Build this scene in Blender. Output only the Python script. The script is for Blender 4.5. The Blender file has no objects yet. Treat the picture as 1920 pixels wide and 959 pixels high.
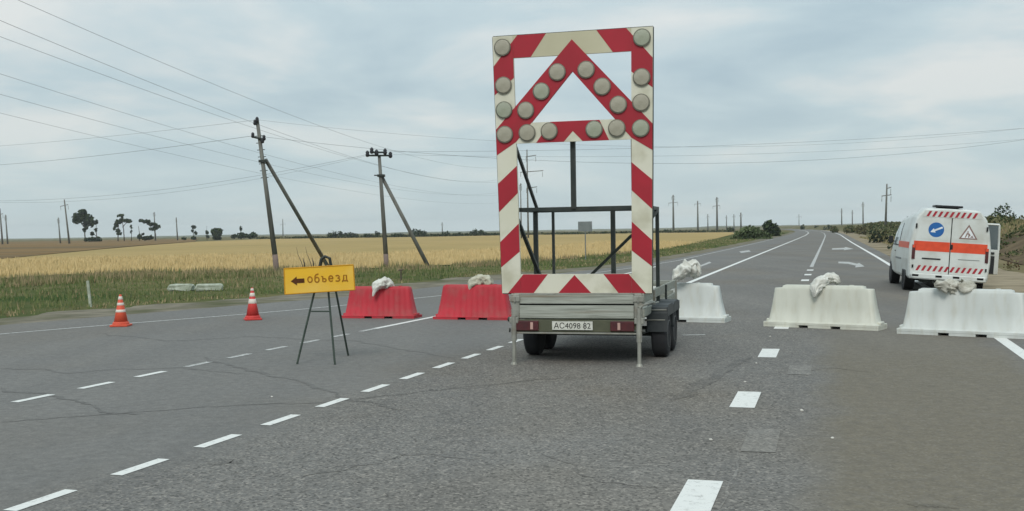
import bpy, math, random
import numpy as np
from mathutils import Vector, Matrix, noise

random.seed(7)
rng = np.random.default_rng(11)
scene = bpy.context.scene
col = scene.collection

# ------------------------------------------------------------------ camera
F, CAMH = 2000.0, 1.7                      # focal length in photo pixels (1920 wide), eye height
ROLL, PITCH = -math.atan(0.0157), math.atan(46.5 / F)
def ray(x, y):
    u, v = x - 960, 479.5 - y
    X = math.cos(ROLL) * u - math.sin(ROLL) * v
    Z = math.sin(ROLL) * u + math.cos(ROLL) * v
    return Vector((X, math.cos(PITCH) * F + math.sin(PITCH) * Z, -math.sin(PITCH) * F + math.cos(PITCH) * Z)) / F
def ground(x, y, z=0.0):                   # point of the ground that shows at a place of the photo
    r = ray(x, y); t = (z - CAMH) / r.z
    return Vector((r.x * t, r.y * t, z))
def at(x, y, Y):                           # point at distance Y
    r = ray(x, y); t = Y / r.y
    return Vector((r.x * t, Y, r.z * t + CAMH))
cd = bpy.data.cameras.new('camera'); cam = bpy.data.objects.new('camera', cd); col.objects.link(cam)
cd.sensor_width = 36; cd.lens = 36 * F / 1920; cd.clip_end = 12000; cd.clip_start = 0.1
o_ = ray(960, 479.5)
right = ((ray(961, 479.5) - o_) * F).normalized(); up = ((ray(960, 478.5) - o_) * F).normalized(); fw = o_.normalized()
cam.matrix_world = Matrix(((right.x, up.x, -fw.x, 0), (right.y, up.y, -fw.y, 0), (right.z, up.z, -fw.z, CAMH), (0, 0, 0, 1)))
scene.camera = cam

# ------------------------------------------------------------------ sky and sun
HAZE = 0.00017
SUN_EL, SUN_AZ = math.radians(40), math.radians(192)
w = bpy.data.worlds.new("World"); scene.world = w; w.use_nodes = True
nt = w.node_tree; nt.nodes.clear()
def N(nt, typ, **kw):
    n = nt.nodes.new(typ)
    for k, v in kw.items(): setattr(n, k, v)
    return n
L = nt.links.new
out = N(nt, 'ShaderNodeOutputWorld')
sky = N(nt, 'ShaderNodeTexSky', sky_type='NISHITA', sun_disc=False)
sky.sun_elevation = SUN_EL; sky.sun_rotation = SUN_AZ; sky.dust_density = 2.0
bg1 = N(nt, 'ShaderNodeBackground'); bg1.inputs[1].default_value = 0.10
L(sky.outputs[0], bg1.inputs[0])
tc = N(nt, 'ShaderNodeTexCoord')
sep = N(nt, 'ShaderNodeSeparateXYZ'); L(tc.outputs['Generated'], sep.inputs[0])
zc = N(nt, 'ShaderNodeMath', operation='MAXIMUM'); L(sep.outputs[2], zc.inputs[0]); zc.inputs[1].default_value = 0
za = N(nt, 'ShaderNodeMath', operation='ADD'); L(zc.outputs[0], za.inputs[0]); za.inputs[1].default_value = 0.16
dx = N(nt, 'ShaderNodeMath', operation='DIVIDE'); L(sep.outputs[0], dx.inputs[0]); L(za.outputs[0], dx.inputs[1])
dy = N(nt, 'ShaderNodeMath', operation='DIVIDE'); L(sep.outputs[1], dy.inputs[0]); L(za.outputs[0], dy.inputs[1])
cmb = N(nt, 'ShaderNodeCombineXYZ'); L(dx.outputs[0], cmb.inputs[0]); L(dy.outputs[0], cmb.inputs[1])
n1 = N(nt, 'ShaderNodeTexNoise'); n1.inputs['Scale'].default_value = 1.0; n1.inputs['Detail'].default_value = 7; n1.inputs['Roughness'].default_value = 0.52
n1.inputs['Distortion'].default_value = 0.3
L(cmb.outputs[0], n1.inputs['Vector'])
cr = N(nt, 'ShaderNodeValToRGB')
e = cr.color_ramp.elements
e[0].position = 0.38; e[0].color = (0.38, 0.485, 0.54, 1)
e[1].position = 0.63; e[1].color = (0.65, 0.68, 0.67, 1)
m_ = cr.color_ramp.elements.new(0.5); m_.color = (0.47, 0.57, 0.605, 1)
L(n1.outputs[0], cr.inputs[0])
# horizon veil: paler, slightly teal
hz = N(nt, 'ShaderNodeMapRange'); hz.inputs[1].default_value = 0.0; hz.inputs[2].default_value = 0.13; hz.inputs[3].default_value = 0.7; hz.inputs[4].default_value = 0.0
L(zc.outputs[0], hz.inputs[0])
mx = N(nt, 'ShaderNodeMix', data_type='RGBA'); L(hz.outputs[0], mx.inputs[0]); L(cr.outputs[0], mx.inputs[6]); mx.inputs[7].default_value = (0.60, 0.705, 0.715, 1)
# an overcast sky brightens towards the zenith
zg = N(nt, 'ShaderNodeMapRange'); zg.inputs[1].default_value = 0.0; zg.inputs[2].default_value = 1.0; zg.inputs[3].default_value = 1.0; zg.inputs[4].default_value = 1.8
L(zc.outputs[0], zg.inputs[0])
bg2 = N(nt, 'ShaderNodeBackground'); L(mx.outputs[2], bg2.inputs[0]); L(zg.outputs[0], bg2.inputs[1])
ms = N(nt, 'ShaderNodeMixShader'); ms.inputs[0].default_value = 0.93
L(bg1.outputs[0], ms.inputs[1]); L(bg2.outputs[0], ms.inputs[2]); L(ms.outputs[0], out.inputs[0])
sd = bpy.data.lights.new('sun', 'SUN'); sd.energy = 1.5; sd.angle = math.radians(20); sd.color = (1, 0.96, 0.9)
so = bpy.data.objects.new('sun', sd); col.objects.link(so)
dirv = Vector((math.sin(SUN_AZ) * math.cos(SUN_EL), math.cos(SUN_AZ) * math.cos(SUN_EL), math.sin(SUN_EL)))
so.rotation_euler = dirv.to_track_quat('Z', 'Y').to_euler(); so.location = (0, 0, 60)
scene.view_settings.view_transform = 'Standard'; scene.view_settings.look = 'None'
scene.view_settings.exposure = 0.06; scene.view_settings.gamma = 1.0
scene.view_settings.use_curve_mapping = False

H = math.radians(16.5)
SH, CH = math.sin(H), math.cos(H)
# ------------------------------------------------------------------ road frame: u along the road, v to its right
def U(u, v, z=0.0): return Vector((u * SH + v * CH, u * CH - v * SH, z))
def UV(x, y): return x * SH + y * CH, x * CH - y * SH
def bend(u):                                # the road swings left far away
    t = max(0.0, u - 190.0)
    return -0.00009 * t * t
def R_(u, v, z=0.0): return U(u, v + bend(u), z)
def sstep(a, b, x):
    t = min(1.0, max(0.0, (x - a) / (b - a))); return t * t * (3 - 2 * t)

# ------------------------------------------------------------------ materials
MATS = {}
def mat(name, c1, c2=None, scale=3.0, rough=0.85, bump=0.0, bscale=40.0, metal=0.0, c3=None, s3=0.4, detail=6, stretch=None, spec=0.3, lo=0.35, hi=0.65, a3=0.45, b3=0.7):
    m = bpy.data.materials.new(name); m.use_nodes = True
    t = m.node_tree; b = t.nodes['Principled BSDF']
    b.inputs['Roughness'].default_value = rough; b.inputs['Metallic'].default_value = metal
    b.inputs['Specular IOR Level'].default_value = spec
    g = t.nodes.new('ShaderNodeTexCoord')
    src = g.outputs['Object']
    if stretch:
        mp = t.nodes.new('ShaderNodeMapping'); mp.inputs['Scale'].default_value = stretch
        t.links.new(src, mp.inputs[0]); src = mp.outputs[0]
    if c2 is None: c2 = tuple(min(1, x * 0.8) for x in c1)
    n = t.nodes.new('ShaderNodeTexNoise'); n.inputs['Scale'].default_value = scale; n.inputs['Detail'].default_value = detail
    t.links.new(src, n.inputs['Vector'])
    r = t.nodes.new('ShaderNodeValToRGB'); r.color_ramp.elements[0].position = lo; r.color_ramp.elements[1].position = hi
    r.color_ramp.elements[0].color = (*c1, 1); r.color_ramp.elements[1].color = (*c2, 1)
    t.links.new(n.outputs[0], r.inputs[0]); cur = r.outputs[0]
    if c3 is not None:
        n3 = t.nodes.new('ShaderNodeTexNoise'); n3.inputs['Scale'].default_value = s3; n3.inputs['Detail'].default_value = 5
        t.links.new(src, n3.inputs['Vector'])
        mr = t.nodes.new('ShaderNodeMapRange'); mr.inputs[1].default_value = a3; mr.inputs[2].default_value = b3
        t.links.new(n3.outputs[0], mr.inputs[0])
        mm = t.nodes.new('ShaderNodeMix'); mm.data_type = 'RGBA'
        t.links.new(mr.outputs[0], mm.inputs[0]); t.links.new(cur, mm.inputs[6]); mm.inputs[7].default_value = (*c3, 1); cur = mm.outputs[2]
    t.links.new(cur, b.inputs['Base Color'])
    if bump:
        nb = t.nodes.new('ShaderNodeTexNoise'); nb.inputs['Scale'].default_value = bscale; nb.inputs['Detail'].default_value = 4
        t.links.new(src, nb.inputs['Vector'])
        bp = t.nodes.new('ShaderNodeBump'); bp.inputs['Strength'].default_value = bump; bp.inputs['Distance'].default_value = 0.02
        t.links.new(nb.outputs[0], bp.inputs['Height']); t.links.new(bp.outputs[0], b.inputs['Normal'])
    MATS[name] = m
    return m

def dull(*names):
    for q in names: MATS[q].node_tree.nodes['Principled BSDF'].inputs['Specular IOR Level'].default_value = 0.0
def asphalt_mat(name='asphalt', over=None, fac=0.0):
    m = bpy.data.materials.new(name); m.use_nodes = True
    t = m.node_tree; b = t.nodes['Principled BSDF']; b.inputs['Roughness'].default_value = 0.88; b.inputs['Specular IOR Level'].default_value = 0.08
    g = t.nodes.new('ShaderNodeTexCoord'); src = g.outputs['Object']
    def nz(sc, det=4, rough=0.6, vec=None):
        n = t.nodes.new('ShaderNodeTexNoise'); n.inputs['Scale'].default_value = sc; n.inputs['Detail'].default_value = det
        n.inputs['Roughness'].default_value = rough; t.links.new(vec or src, n.inputs['Vector']); return n.outputs[0]
    def mixc(f, a, bc, typ='MIX'):
        x = t.nodes.new('ShaderNodeMix'); x.data_type = 'RGBA'; x.blend_type = typ
        for k, v in ((0, f), (6, a), (7, bc)):
            if isinstance(v, tuple): x.inputs[k].default_value = (*v, 1)
            elif isinstance(v, float): x.inputs[k].default_value = v
            else: t.links.new(v, x.inputs[k])
        return x.outputs[2]
    def rng_(v, a, b_, lo=0.0, hi=1.0):
        x = t.nodes.new('ShaderNodeMapRange'); x.inputs[1].default_value = a; x.inputs[2].default_value = b_
        x.inputs[3].default_value = lo; x.inputs[4].default_value = hi; t.links.new(v, x.inputs[0]); return x.outputs[0]
    base = mixc(rng_(nz(0.22, 3), 0.38, 0.62), (0.185, 0.180, 0.170), (0.222, 0.214, 0.200))
    # brownish dusty patches
    base = mixc(rng_(nz(0.13, 4), 0.47, 0.64, 0.0, 0.85), base, (0.190, 0.164, 0.130))
    # long worn wheel tracks along the road
    mp = t.nodes.new('ShaderNodeMapping'); mp.inputs['Rotation'].default_value = (0, 0, H); mp.inputs['Scale'].default_value = (0.9, 0.03, 1)
    t.links.new(src, mp.inputs[0])
    base = mixc(rng_(nz(1.0, 3, 0.5, mp.outputs[0]), 0.42, 0.68, 0.0, 0.5), base, (0.125, 0.124, 0.124))
    # lane positions: lateral coordinate v of the road frame
    sx = t.nodes.new('ShaderNodeSeparateXYZ'); t.links.new(src, sx.inputs[0])
    def mth(op, a, b_):
        x = t.nodes.new('ShaderNodeMath'); x.operation = op
        for k, v_ in ((0, a), (1, b_)):
            if isinstance(v_, float): x.inputs[k].default_value = v_
            else: t.links.new(v_, x.inputs[k])
        return x.outputs[0]
    lat = mth('SUBTRACT', mth('MULTIPLY', sx.outputs[0], CH), mth('MULTIPLY', sx.outputs[1], SH))
    lat = mth('ADD', lat, mth('MULTIPLY', mth('SUBTRACT', nz(0.5, 3), 0.5), 0.9))
    brown = mth('MULTIPLY', rng_(lat, -0.25, 0.15), rng_(lat, 2.5, 2.0))
    brown = mth('MULTIPLY', brown, rng_(sx.outputs[1], 19.0, 13.0, 0.15, 0.85))
    base = mixc(brown, base, (0.188, 0.164, 0.122))
    coarse = mth('MULTIPLY', rng_(lat, -5.0, -4.4, 0.25, 1.0), rng_(lat, 0.1, -0.4, 0.3, 1.0))
    base = mixc(rng_(lat, -4.6, -5.4, 0.0, 0.5), base, (0.195, 0.194, 0.188))
    # stone aggregate
    v = t.nodes.new('ShaderNodeTexVoronoi'); v.inputs['Scale'].default_value = 55.0; t.links.new(src, v.inputs['Vector'])
    sp = t.nodes.new('ShaderNodeSeparateColor'); t.links.new(v.outputs['Color'], sp.inputs[0])
    base = mixc(mth('MULTIPLY', coarse, rng_(sp.outputs[0], 0.55, 1.0, 0.0, 0.7)), base, (0.38, 0.35, 0.31))
    base = mixc(mth('MULTIPLY', coarse, rng_(sp.outputs[1], 0.55, 1.0, 0.0, 0.75)), base, (0.055, 0.053, 0.05))
    base = mixc(rng_(nz(9.0, 5, 0.7), 0.35, 0.7, 0.0, 0.45), base, (0.085, 0.082, 0.078))
    base = mixc(rng_(nz(2.2, 5, 0.7), 0.55, 0.75, 0.0, 0.3), base, (0.22, 0.21, 0.19))
    if over: base = mixc(rng_(nz(3.5, 6, 0.7), 0.32, 0.62, fac, fac * .25), base, over)
    t.links.new(base, b.inputs['Base Color'])
    bp = t.nodes.new('ShaderNodeBump'); bp.inputs['Strength'].default_value = 0.35; bp.inputs['Distance'].default_value = 0.006
    t.links.new(v.outputs['Distance'], bp.inputs['Height']); t.links.new(bp.outputs[0], b.inputs['Normal'])
    MATS[name] = m

asphalt_mat(); asphalt_mat('road_paint_ghost', (0.42, 0.41, 0.38), .24); asphalt_mat('tar', (0.06, 0.06, 0.058), .4); asphalt_mat('skid', (0.07, 0.07, 0.07), .45)
def worn_paint(name, col_, hole, thr_lo, thr_hi, sc=14.0):
    m = bpy.data.materials.new(name); m.use_nodes = True
    t = m.node_tree; b = t.nodes['Principled BSDF']; b.inputs['Roughness'].default_value = 0.7
    g = t.nodes.new('ShaderNodeTexCoord')
    n = t.nodes.new('ShaderNodeTexNoise'); n.inputs['Scale'].default_value = sc; n.inputs['Detail'].default_value = 8; n.inputs['Roughness'].default_value = 0.75
    t.links.new(g.outputs['Object'], n.inputs['Vector'])
    r = t.nodes.new('ShaderNodeMapRange'); r.inputs[1].default_value = thr_lo; r.inputs[2].default_value = thr_hi
    t.links.new(n.outputs[0], r.inputs[0])
    x = t.nodes.new('ShaderNodeMix'); x.data_type = 'RGBA'; x.inputs[6].default_value = (*col_, 1); x.inputs[7].default_value = (*hole, 1)
    t.links.new(r.outputs[0], x.inputs[0]); t.links.new(x.outputs[2], b.inputs['Base Color']); MATS[name] = m
worn_paint('road_paint', (0.70, 0.70, 0.67), (0.28, 0.275, 0.26), 0.53, 0.74, 16)
worn_paint('road_paint_worn', (0.54, 0.54, 0.52), (0.2, 0.195, 0.185), 0.42, 0.62)


mat('gravel', (0.24, 0.215, 0.17), (0.15, 0.14, 0.11), 1.6, bump=0.5, bscale=18, c3=(0.10, 0.105, 0.06), s3=0.5, a3=0.5, b3=0.7)
mat('dust', (0.33, 0.28, 0.20), (0.24, 0.20, 0.145), 0.9, bump=0.5, bscale=14, c3=(0.14, 0.12, 0.07), s3=0.35, a3=0.5, b3=0.7)
mat('terrain', (0.150, 0.132, 0.072), (0.095, 0.105, 0.052), 0.35, bump=0.6, bscale=5, c3=(0.20, 0.165, 0.10), s3=0.06, a3=0.45, b3=0.65)
mat('verge', (0.10, 0.115, 0.048), (0.16, 0.14, 0.075), 0.5, bump=0.6, bscale=6, c3=(0.05, 0.08, 0.03), s3=0.12, a3=0.45, b3=0.65)
mat('brown_field', (0.19, 0.125, 0.065), (0.25, 0.175, 0.095), 0.05, stretch=(.3, 3, 1), c3=(0.12, 0.105, 0.075), s3=0.012)
mat('wheat_top', (0.375, 0.285, 0.135), (0.325, 0.25, 0.12), 0.10, bump=0.4, bscale=3, c3=(0.41, 0.30, 0.145), s3=0.02, a3=0.4, b3=0.65, stretch=(1, 0.5, 1))
mat('hill', (0.10, 0.125, 0.10), (0.16, 0.165, 0.11), 0.01, c3=(0.20, 0.19, 0.12), s3=0.004)
for i, (a, b_) in enumerate([((0.145, 0.18, 0.07), (0.11, 0.145, 0.055)), ((0.22, 0.22, 0.105), (0.14, 0.15, 0.065)), ((0.36, 0.29, 0.17), (0.27, 0.215, 0.125)), ((0.08, 0.115, 0.045), (0.06, 0.09, 0.035))]):
    mat('blade%d' % i, a, b_, 1.0, rough=0.8)
mat('stalk0', (0.60, 0.47, 0.25), (0.52, 0.41, 0.21), 1.0); mat('stalk1', (0.64, 0.51, 0.28), (0.52, 0.40, 0.20), 1.0)
mat('leaf_dark', (0.026, 0.042, 0.026), (0.018, 0.030, 0.022), 0.5); mat('leaf_mid', (0.06, 0.085, 0.035), (0.045, 0.065, 0.03), 0.5)
mat('leaf_green', (0.11, 0.145, 0.065), (0.08, 0.11, 0.05), 0.5)
mat('leaf_olive', (0.17, 0.16, 0.085), (0.12, 0.12, 0.06), 0.5); mat('leaf_brown', (0.12, 0.075, 0.045), (0.08, 0.055, 0.035), 0.5)
mat('bark', (0.10, 0.08, 0.06), (0.06, 0.05, 0.04), 4)
mat('sign_white', (0.66, 0.64, 0.54), (0.60, 0.59, 0.47), 1.2, rough=0.6, c3=(0.44, 0.42, 0.31), s3=3.0, a3=0.48, b3=0.75)
mat('sign_cream', (0.52, 0.49, 0.35), (0.46, 0.43, 0.30), 1.5, rough=0.6)
mat('sign_red', (0.385, 0.02, 0.035), (0.31, 0.018, 0.03), 1.2, rough=0.5, c3=(0.30, 0.02, 0.03), s3=2.0, a3=0.5, b3=0.75)
mat('lamp_lens', (0.37, 0.345, 0.27), (0.30, 0.28, 0.215), 8, rough=0.35, bump=0.3, bscale=60, spec=0.5)
mat('lamp_lens_green', (0.34, 0.36, 0.28), (0.28, 0.30, 0.22), 8, rough=0.35, bump=0.3, bscale=60, spec=0.5)
mat('lamp_rim', (0.24, 0.235, 0.19), (0.17, 0.17, 0.14), 8, rough=0.6)
mat('steel_dark', (0.02, 0.028, 0.026), (0.035, 0.04, 0.035), 8, rough=0.5)
mat('steel_green', (0.055, 0.075, 0.06), (0.035, 0.05, 0.04), 8, rough=0.55)
mat('galv', (0.34, 0.34, 0.30), (0.24, 0.24, 0.21), 6, rough=0.55, metal=0.3, c3=(0.18, 0.14, 0.10), s3=5, a3=0.55, b3=0.75)
mat('plank', (0.37, 0.385, 0.34), (0.235, 0.245, 0.21), 3.0, stretch=(0.7, 14, 14), rough=0.8, bump=0.3, bscale=8, c3=(0.20, 0.165, 0.115), s3=1.3, a3=0.55, b3=0.75)
mat('olive_paint', (0.10, 0.10, 0.065), (0.075, 0.08, 0.05), 5, rough=0.6)
mat('tail_red', (0.085, 0.018, 0.02), (0.06, 0.015, 0.018), 10, rough=0.3, spec=0.5); mat('reflector', (0.55, 0.35, 0.30), None, 10, rough=0.3)
mat('rubber', (0.022, 0.023, 0.026), (0.03, 0.03, 0.032), 8, rough=0.85); mat('rim_grey', (0.20, 0.21, 0.21), (0.13, 0.13, 0.13), 6, rough=0.5, metal=0.3)
mat('guard', (0.035, 0.042, 0.045), (0.055, 0.06, 0.062), 6, rough=0.6)
mat('plate_white', (0.62, 0.62, 0.56), (0.52, 0.52, 0.46), 20); mat('ink', (0.015, 0.015, 0.015), None, 5, rough=0.6)
mat('plastic_red', (0.50, 0.036, 0.052), (0.40, 0.03, 0.042), 2.0, rough=0.65, c3=(0.36, 0.07, 0.07), s3=4.5, a3=0.48, b3=0.75)
mat('plastic_white', (0.60, 0.625, 0.60), (0.53, 0.555, 0.53), 1.6, rough=0.5, c3=(0.48, 0.475, 0.41), s3=3.5, a3=0.52, b3=0.85, stretch=(3, 3, 0.6))
mat('plastic_cream', (0.60, 0.605, 0.53), (0.54, 0.545, 0.475), 1.6, rough=0.5, c3=(0.48, 0.465, 0.375), s3=3.5, a3=0.52, b3=0.85, stretch=(3, 3, 0.6))
mat('bag_white', (0.68, 0.68, 0.63), (0.50, 0.50, 0.45), 9, rough=0.75, bump=0.35, bscale=12); mat('bag_grey', (0.56, 0.55, 0.49), (0.36, 0.35, 0.29), 9, rough=0.8, bump=0.35, bscale=12)
mat('bag_beige', (0.52, 0.50, 0.40), (0.33, 0.32, 0.25), 9, rough=0.8, bump=0.35, bscale=12)
mat('cone_orange', (0.66, 0.10, 0.05), (0.58, 0.085, 0.045), 4, rough=0.5); mat('cone_red', (0.58, 0.05, 0.045), (0.50, 0.045, 0.04), 4, rough=0.5); mat('cone_white', (0.74, 0.68, 0.60), (0.66, 0.58, 0.52), 8, rough=0.5)
mat('sign_yellow', (0.76, 0.44, 0.025), (0.72, 0.42, 0.04), 3, rough=0.5, c3=(0.76, 0.50, 0.10), s3=2); mat('sign_edge', (0.62, 0.30, 0.02), None, 3)
mat('arrow_brown', (0.09, 0.03, 0.008), None, 5); mat('letter_brown', (0.36, 0.15, 0.012), None, 5)
mat('concrete', (0.33, 0.33, 0.29), (0.24, 0.24, 0.21), 2, bump=0.3); mat('concrete_pale', (0.44, 0.47, 0.40), (0.26, 0.29, 0.22), 5, bump=0.4)
mat('pole_wood', (0.17, 0.17, 0.15), (0.11, 0.11, 0.10), 2, stretch=(3, 3, 0.5)); mat('pole_base', (0.20, 0.15, 0.13), (0.14, 0.11, 0.095), 2)
mat('insulator', (0.03, 0.03, 0.035), None, 5, rough=0.3); mat('wire', (0.12, 0.13, 0.14), None, 5)
mat('grey_metal', (0.22, 0.24, 0.24), (0.17, 0.19, 0.19), 3, rough=0.5, metal=0.4)
mat('van_white', (0.63, 0.66, 0.64), (0.58, 0.61, 0.585), 1.5, rough=0.35, spec=0.5, c3=(0.42, 0.41, 0.36), s3=1.8, a3=0.45, b3=0.8)
mat('van_orange', (0.72, 0.085, 0.035), (0.62, 0.07, 0.03), 6, rough=0.4); mat('van_red', (0.40, 0.03, 0.045), None, 6, rough=0.4)
mat('sign_blue', (0.02, 0.13, 0.38), (0.02, 0.11, 0.34), 5, rough=0.4); mat('white_print', (0.75, 0.78, 0.80), None, 5, rough=0.4)
mat('tri_brown', (0.26, 0.17, 0.15), None, 8); mat('plastic_black', (0.018, 0.02, 0.022), None, 5, rough=0.5)
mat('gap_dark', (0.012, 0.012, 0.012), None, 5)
mat('glass', (0.05, 0.07, 0.075), (0.09, 0.11, 0.115), 2, rough=0.08, spec=0.8); mat('glass_reflect_tint', (0.30, 0.36, 0.37), (0.42, 0.47, 0.47), 4, rough=0.12, spec=0.8)  # side windows: bright reflection painted in as a pale base colour
dull('terrain', 'verge', 'brown_field', 'wheat_top', 'hill', 'gravel', 'dust', 'blade0', 'blade1', 'blade2', 'blade3', 'stalk0', 'stalk1', 'leaf_dark', 'leaf_mid', 'leaf_olive', 'leaf_brown')
mat('stone', (0.62, 0.60, 0.55), None, 20)

# ------------------------------------------------------------------ mesh helper
class MB:
    def __init__(s): s.v = []; s.f = []; s.m = []; s.cm = 0
    def add(s, vs, fs):
        b = len(s.v); s.v += [tuple(p) for p in vs]; s.f += [tuple(b + i for i in f) for f in fs]; s.m += [s.cm] * len(fs); return s
    def box(s, c, sz, M=None):
        hx, hy, hz = sz[0] / 2, sz[1] / 2, sz[2] / 2
        vs = [Vector((c[0] + i * hx, c[1] + j * hy, c[2] + k * hz)) for k in (-1, 1) for j in (-1, 1) for i in (-1, 1)]
        if M: vs = [M @ p for p in vs]
        return s.add(vs, [(0, 2, 3, 1), (4, 5, 7, 6), (0, 1, 5, 4), (2, 6, 7, 3), (0, 4, 6, 2), (1, 3, 7, 5)])
    def bbox(s, c, sz, b=0.01):                      # box with chamfered edges
        hx, hy, hz = [q / 2 for q in sz]; b = min(b, hx * .45, hy * .45, hz * .45)
        vs = []; idx = {}
        for sx in (-1, 1):
            for sy in (-1, 1):
                for sz_ in (-1, 1):
                    for ax in range(3):
                        p = [sx * (hx - b), sy * (hy - b), sz_ * (hz - b)]; p[ax] = (sx * hx, sy * hy, sz_ * hz)[ax]
                        idx[(sx, sy, sz_, ax)] = len(vs); vs.append((c[0] + p[0], c[1] + p[1], c[2] + p[2]))
        fs = []
        for ax in range(3):
            o1, o2 = [a for a in range(3) if a != ax]
            for sg in (-1, 1):
                q = []
                for a, b2 in ((-1, -1), (1, -1), (1, 1), (-1, 1)):
                    k = [0, 0, 0]; k[ax] = sg; k[o1] = a; k[o2] = b2; q.append(idx[(*k, ax)])
                fs.append(q if (sg > 0) == (ax != 1) else q[::-1])
            for a in (-1, 1):
                for b2 in (-1, 1):
                    k1 = [0, 0, 0]; k1[o1] = a; k1[o2] = b2; k1[ax] = -1; k2 = list(k1); k2[ax] = 1
                    fs.append([idx[(*k1, o1)], idx[(*k2, o1)], idx[(*k2, o2)], idx[(*k1, o2)]])
        for sx in (-1, 1):
            for sy in (-1, 1):
                for sz_ in (-1, 1): fs.append([idx[(sx, sy, sz_, a)] for a in range(3)])
        return s.add(vs, fs)
    def tube(s, p, q, r, r2=None, n=8, cap=True):
        p, q = Vector(p), Vector(q); r2 = r if r2 is None else r2
        d = (q - p).normalized(); a = d.orthogonal().normalized(); b = d.cross(a)
        vs = []
        for c, rr in ((p, r), (q, r2)):
            vs += [c + (a * math.cos(2 * math.pi * i / n) + b * math.sin(2 * math.pi * i / n)) * rr for i in range(n)]
        fs = [(i, (i + 1) % n, n + (i + 1) % n, n + i) for i in range(n)]
        if cap: fs += [tuple(range(n))[::-1], tuple(range(n, 2 * n))]
        return s.add(vs, fs)
    def path(s, pts, r, n=5):
        pts = [Vector(p) for p in pts]; rr = r if hasattr(r, '__len__') else [r] * len(pts); vs = []
        for i, p in enumerate(pts):
            d = (pts[min(i + 1, len(pts) - 1)] - pts[max(i - 1, 0)]).normalized()
            a = d.cross(Vector((0, 0, 1)));  a = a.normalized() if a.length > 1e-3 else Vector((1, 0, 0)); b = d.cross(a)
            vs += [p + (a * math.cos(2 * math.pi * k / n) + b * math.sin(2 * math.pi * k / n)) * rr[i] for k in range(n)]
        fs = [(i * n + k, i * n + (k + 1) % n, (i + 1) * n + (k + 1) % n, (i + 1) * n + k) for i in range(len(pts) - 1) for k in range(n)]
        fs += [tuple(range(n))[::-1], tuple(range(len(vs) - n, len(vs)))]
        return s.add(vs, fs)
    def lathe(s, prof, o=(0, 0, 0), ax='z', n=20, cap=True):
        vs = []
        for r, h in prof:
            for i in range(n):
                a = 2 * math.pi * i / n
                p = (r * math.cos(a), r * math.sin(a), h)
                if ax == 'x': p = (p[2], p[0], p[1])
                if ax == 'y': p = (p[0], p[2], p[1])
                vs.append((p[0] + o[0], p[1] + o[1], p[2] + o[2]))
        fs = [(j * n + i, j * n + (i + 1) % n, (j + 1) * n + (i + 1) % n, (j + 1) * n + i) for j in range(len(prof) - 1) for i in range(n)]
        if cap: fs += [tuple(range(n))[::-1], tuple(range(len(vs) - n, len(vs)))]
        return s.add(vs, fs)
    def prism(s, pts, y0, y1):                        # outline in x,z; thickness along y
        n = len(pts); vs = [(x, y0, z) for x, z in pts] + [(x, y1, z) for x, z in pts]
        return s.add(vs, [tuple(range(n)), tuple(range(n, 2 * n))[::-1]] + [(i, n + i, n + (i + 1) % n, (i + 1) % n) for i in range(n)])
    def mesh(s, name, mats, smooth=False):
        me = bpy.data.meshes.new(name); me.from_pydata(s.v, [], s.f)
        for m in ([mats] if isinstance(mats, str) else mats): me.materials.append(MATS[m])
        if len(me.materials) > 1: me.polygons.foreach_set('material_index', s.m)
        if smooth: me.polygons.foreach_set('use_smooth', [True] * len(me.polygons))
        me.update(); return me
    def build(s, name, mats, parent=None, smooth=False, loc=None, fix=True):
        me = s.mesh(name, mats, smooth)
        if fix:
            import bmesh
            bm = bmesh.new(); bm.from_mesh(me); bmesh.ops.recalc_face_normals(bm, faces=bm.faces); bm.to_mesh(me); bm.free()
        o = bpy.data.objects.new(name, me); col.objects.link(o)
        if parent: o.parent = parent
        if loc is not None: o.location = loc
        return o
def tag(o, label=None, cat=None, group=None, kind=None):
    if label: o['label'] = label
    if cat: o['category'] = cat
    if group: o['group'] = group
    if kind: o['kind'] = kind
    return o
def thing(name, label, cat, loc=(0, 0, 0), rz=0.0, group=None, rx=0.0, ry=0.0):
    o = bpy.data.objects.new(name, None); col.objects.link(o); o.empty_display_size = 0.2
    o.location = loc; o.rotation_euler = (rx, ry, rz)
    return tag(o, label, cat, group)
def copy_tree(o, parent=None):
    c = o.copy(); col.objects.link(c); c.parent = parent
    for ch in list(o.children): copy_tree(ch, c)
    return c
def flat_obj(name, verts, faces, m, kind='structure'):
    me = bpy.data.meshes.new(name); me.from_pydata([tuple(v) for v in verts], [], faces); me.materials.append(MATS[m]); me.update()
    o = bpy.data.objects.new(name, me); col.objects.link(o); tag(o, kind=kind); return o
def text_mesh(body, size):
    cu = bpy.data.curves.new('lettering', 'FONT'); cu.body = body; cu.size = size; cu.align_x = 'CENTER'; cu.align_y = 'CENTER'; cu.resolution_u = 3
    t = bpy.data.objects.new('lettering', cu); col.objects.link(t)
    bpy.context.view_layer.update()
    me = bpy.data.meshes.new_from_object(t.evaluated_get(bpy.context.evaluated_depsgraph_get()))
    bpy.data.objects.remove(t); return me
def lettering(name, body, width, height, m, parent, loc):     # upright text facing -y, scaled to a width and height
    me = text_mesh(body, 1.0)
    co = np.array([v.co[:] for v in me.vertices])
    if len(co):
        mn, mxx = co.min(0), co.max(0)
        for v in me.vertices:
            x = (v.co.x - (mn[0] + mxx[0]) / 2) / (mxx[0] - mn[0]) * width; z = (v.co.y - (mn[1] + mxx[1]) / 2) / (mxx[1] - mn[1]) * height
            v.co = (x, 0, z)
    me.materials.clear(); me.materials.append(MATS[m])
    o = bpy.data.objects.new(name, me); col.objects.link(o); o.parent = parent; o.location = loc; return o
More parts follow.
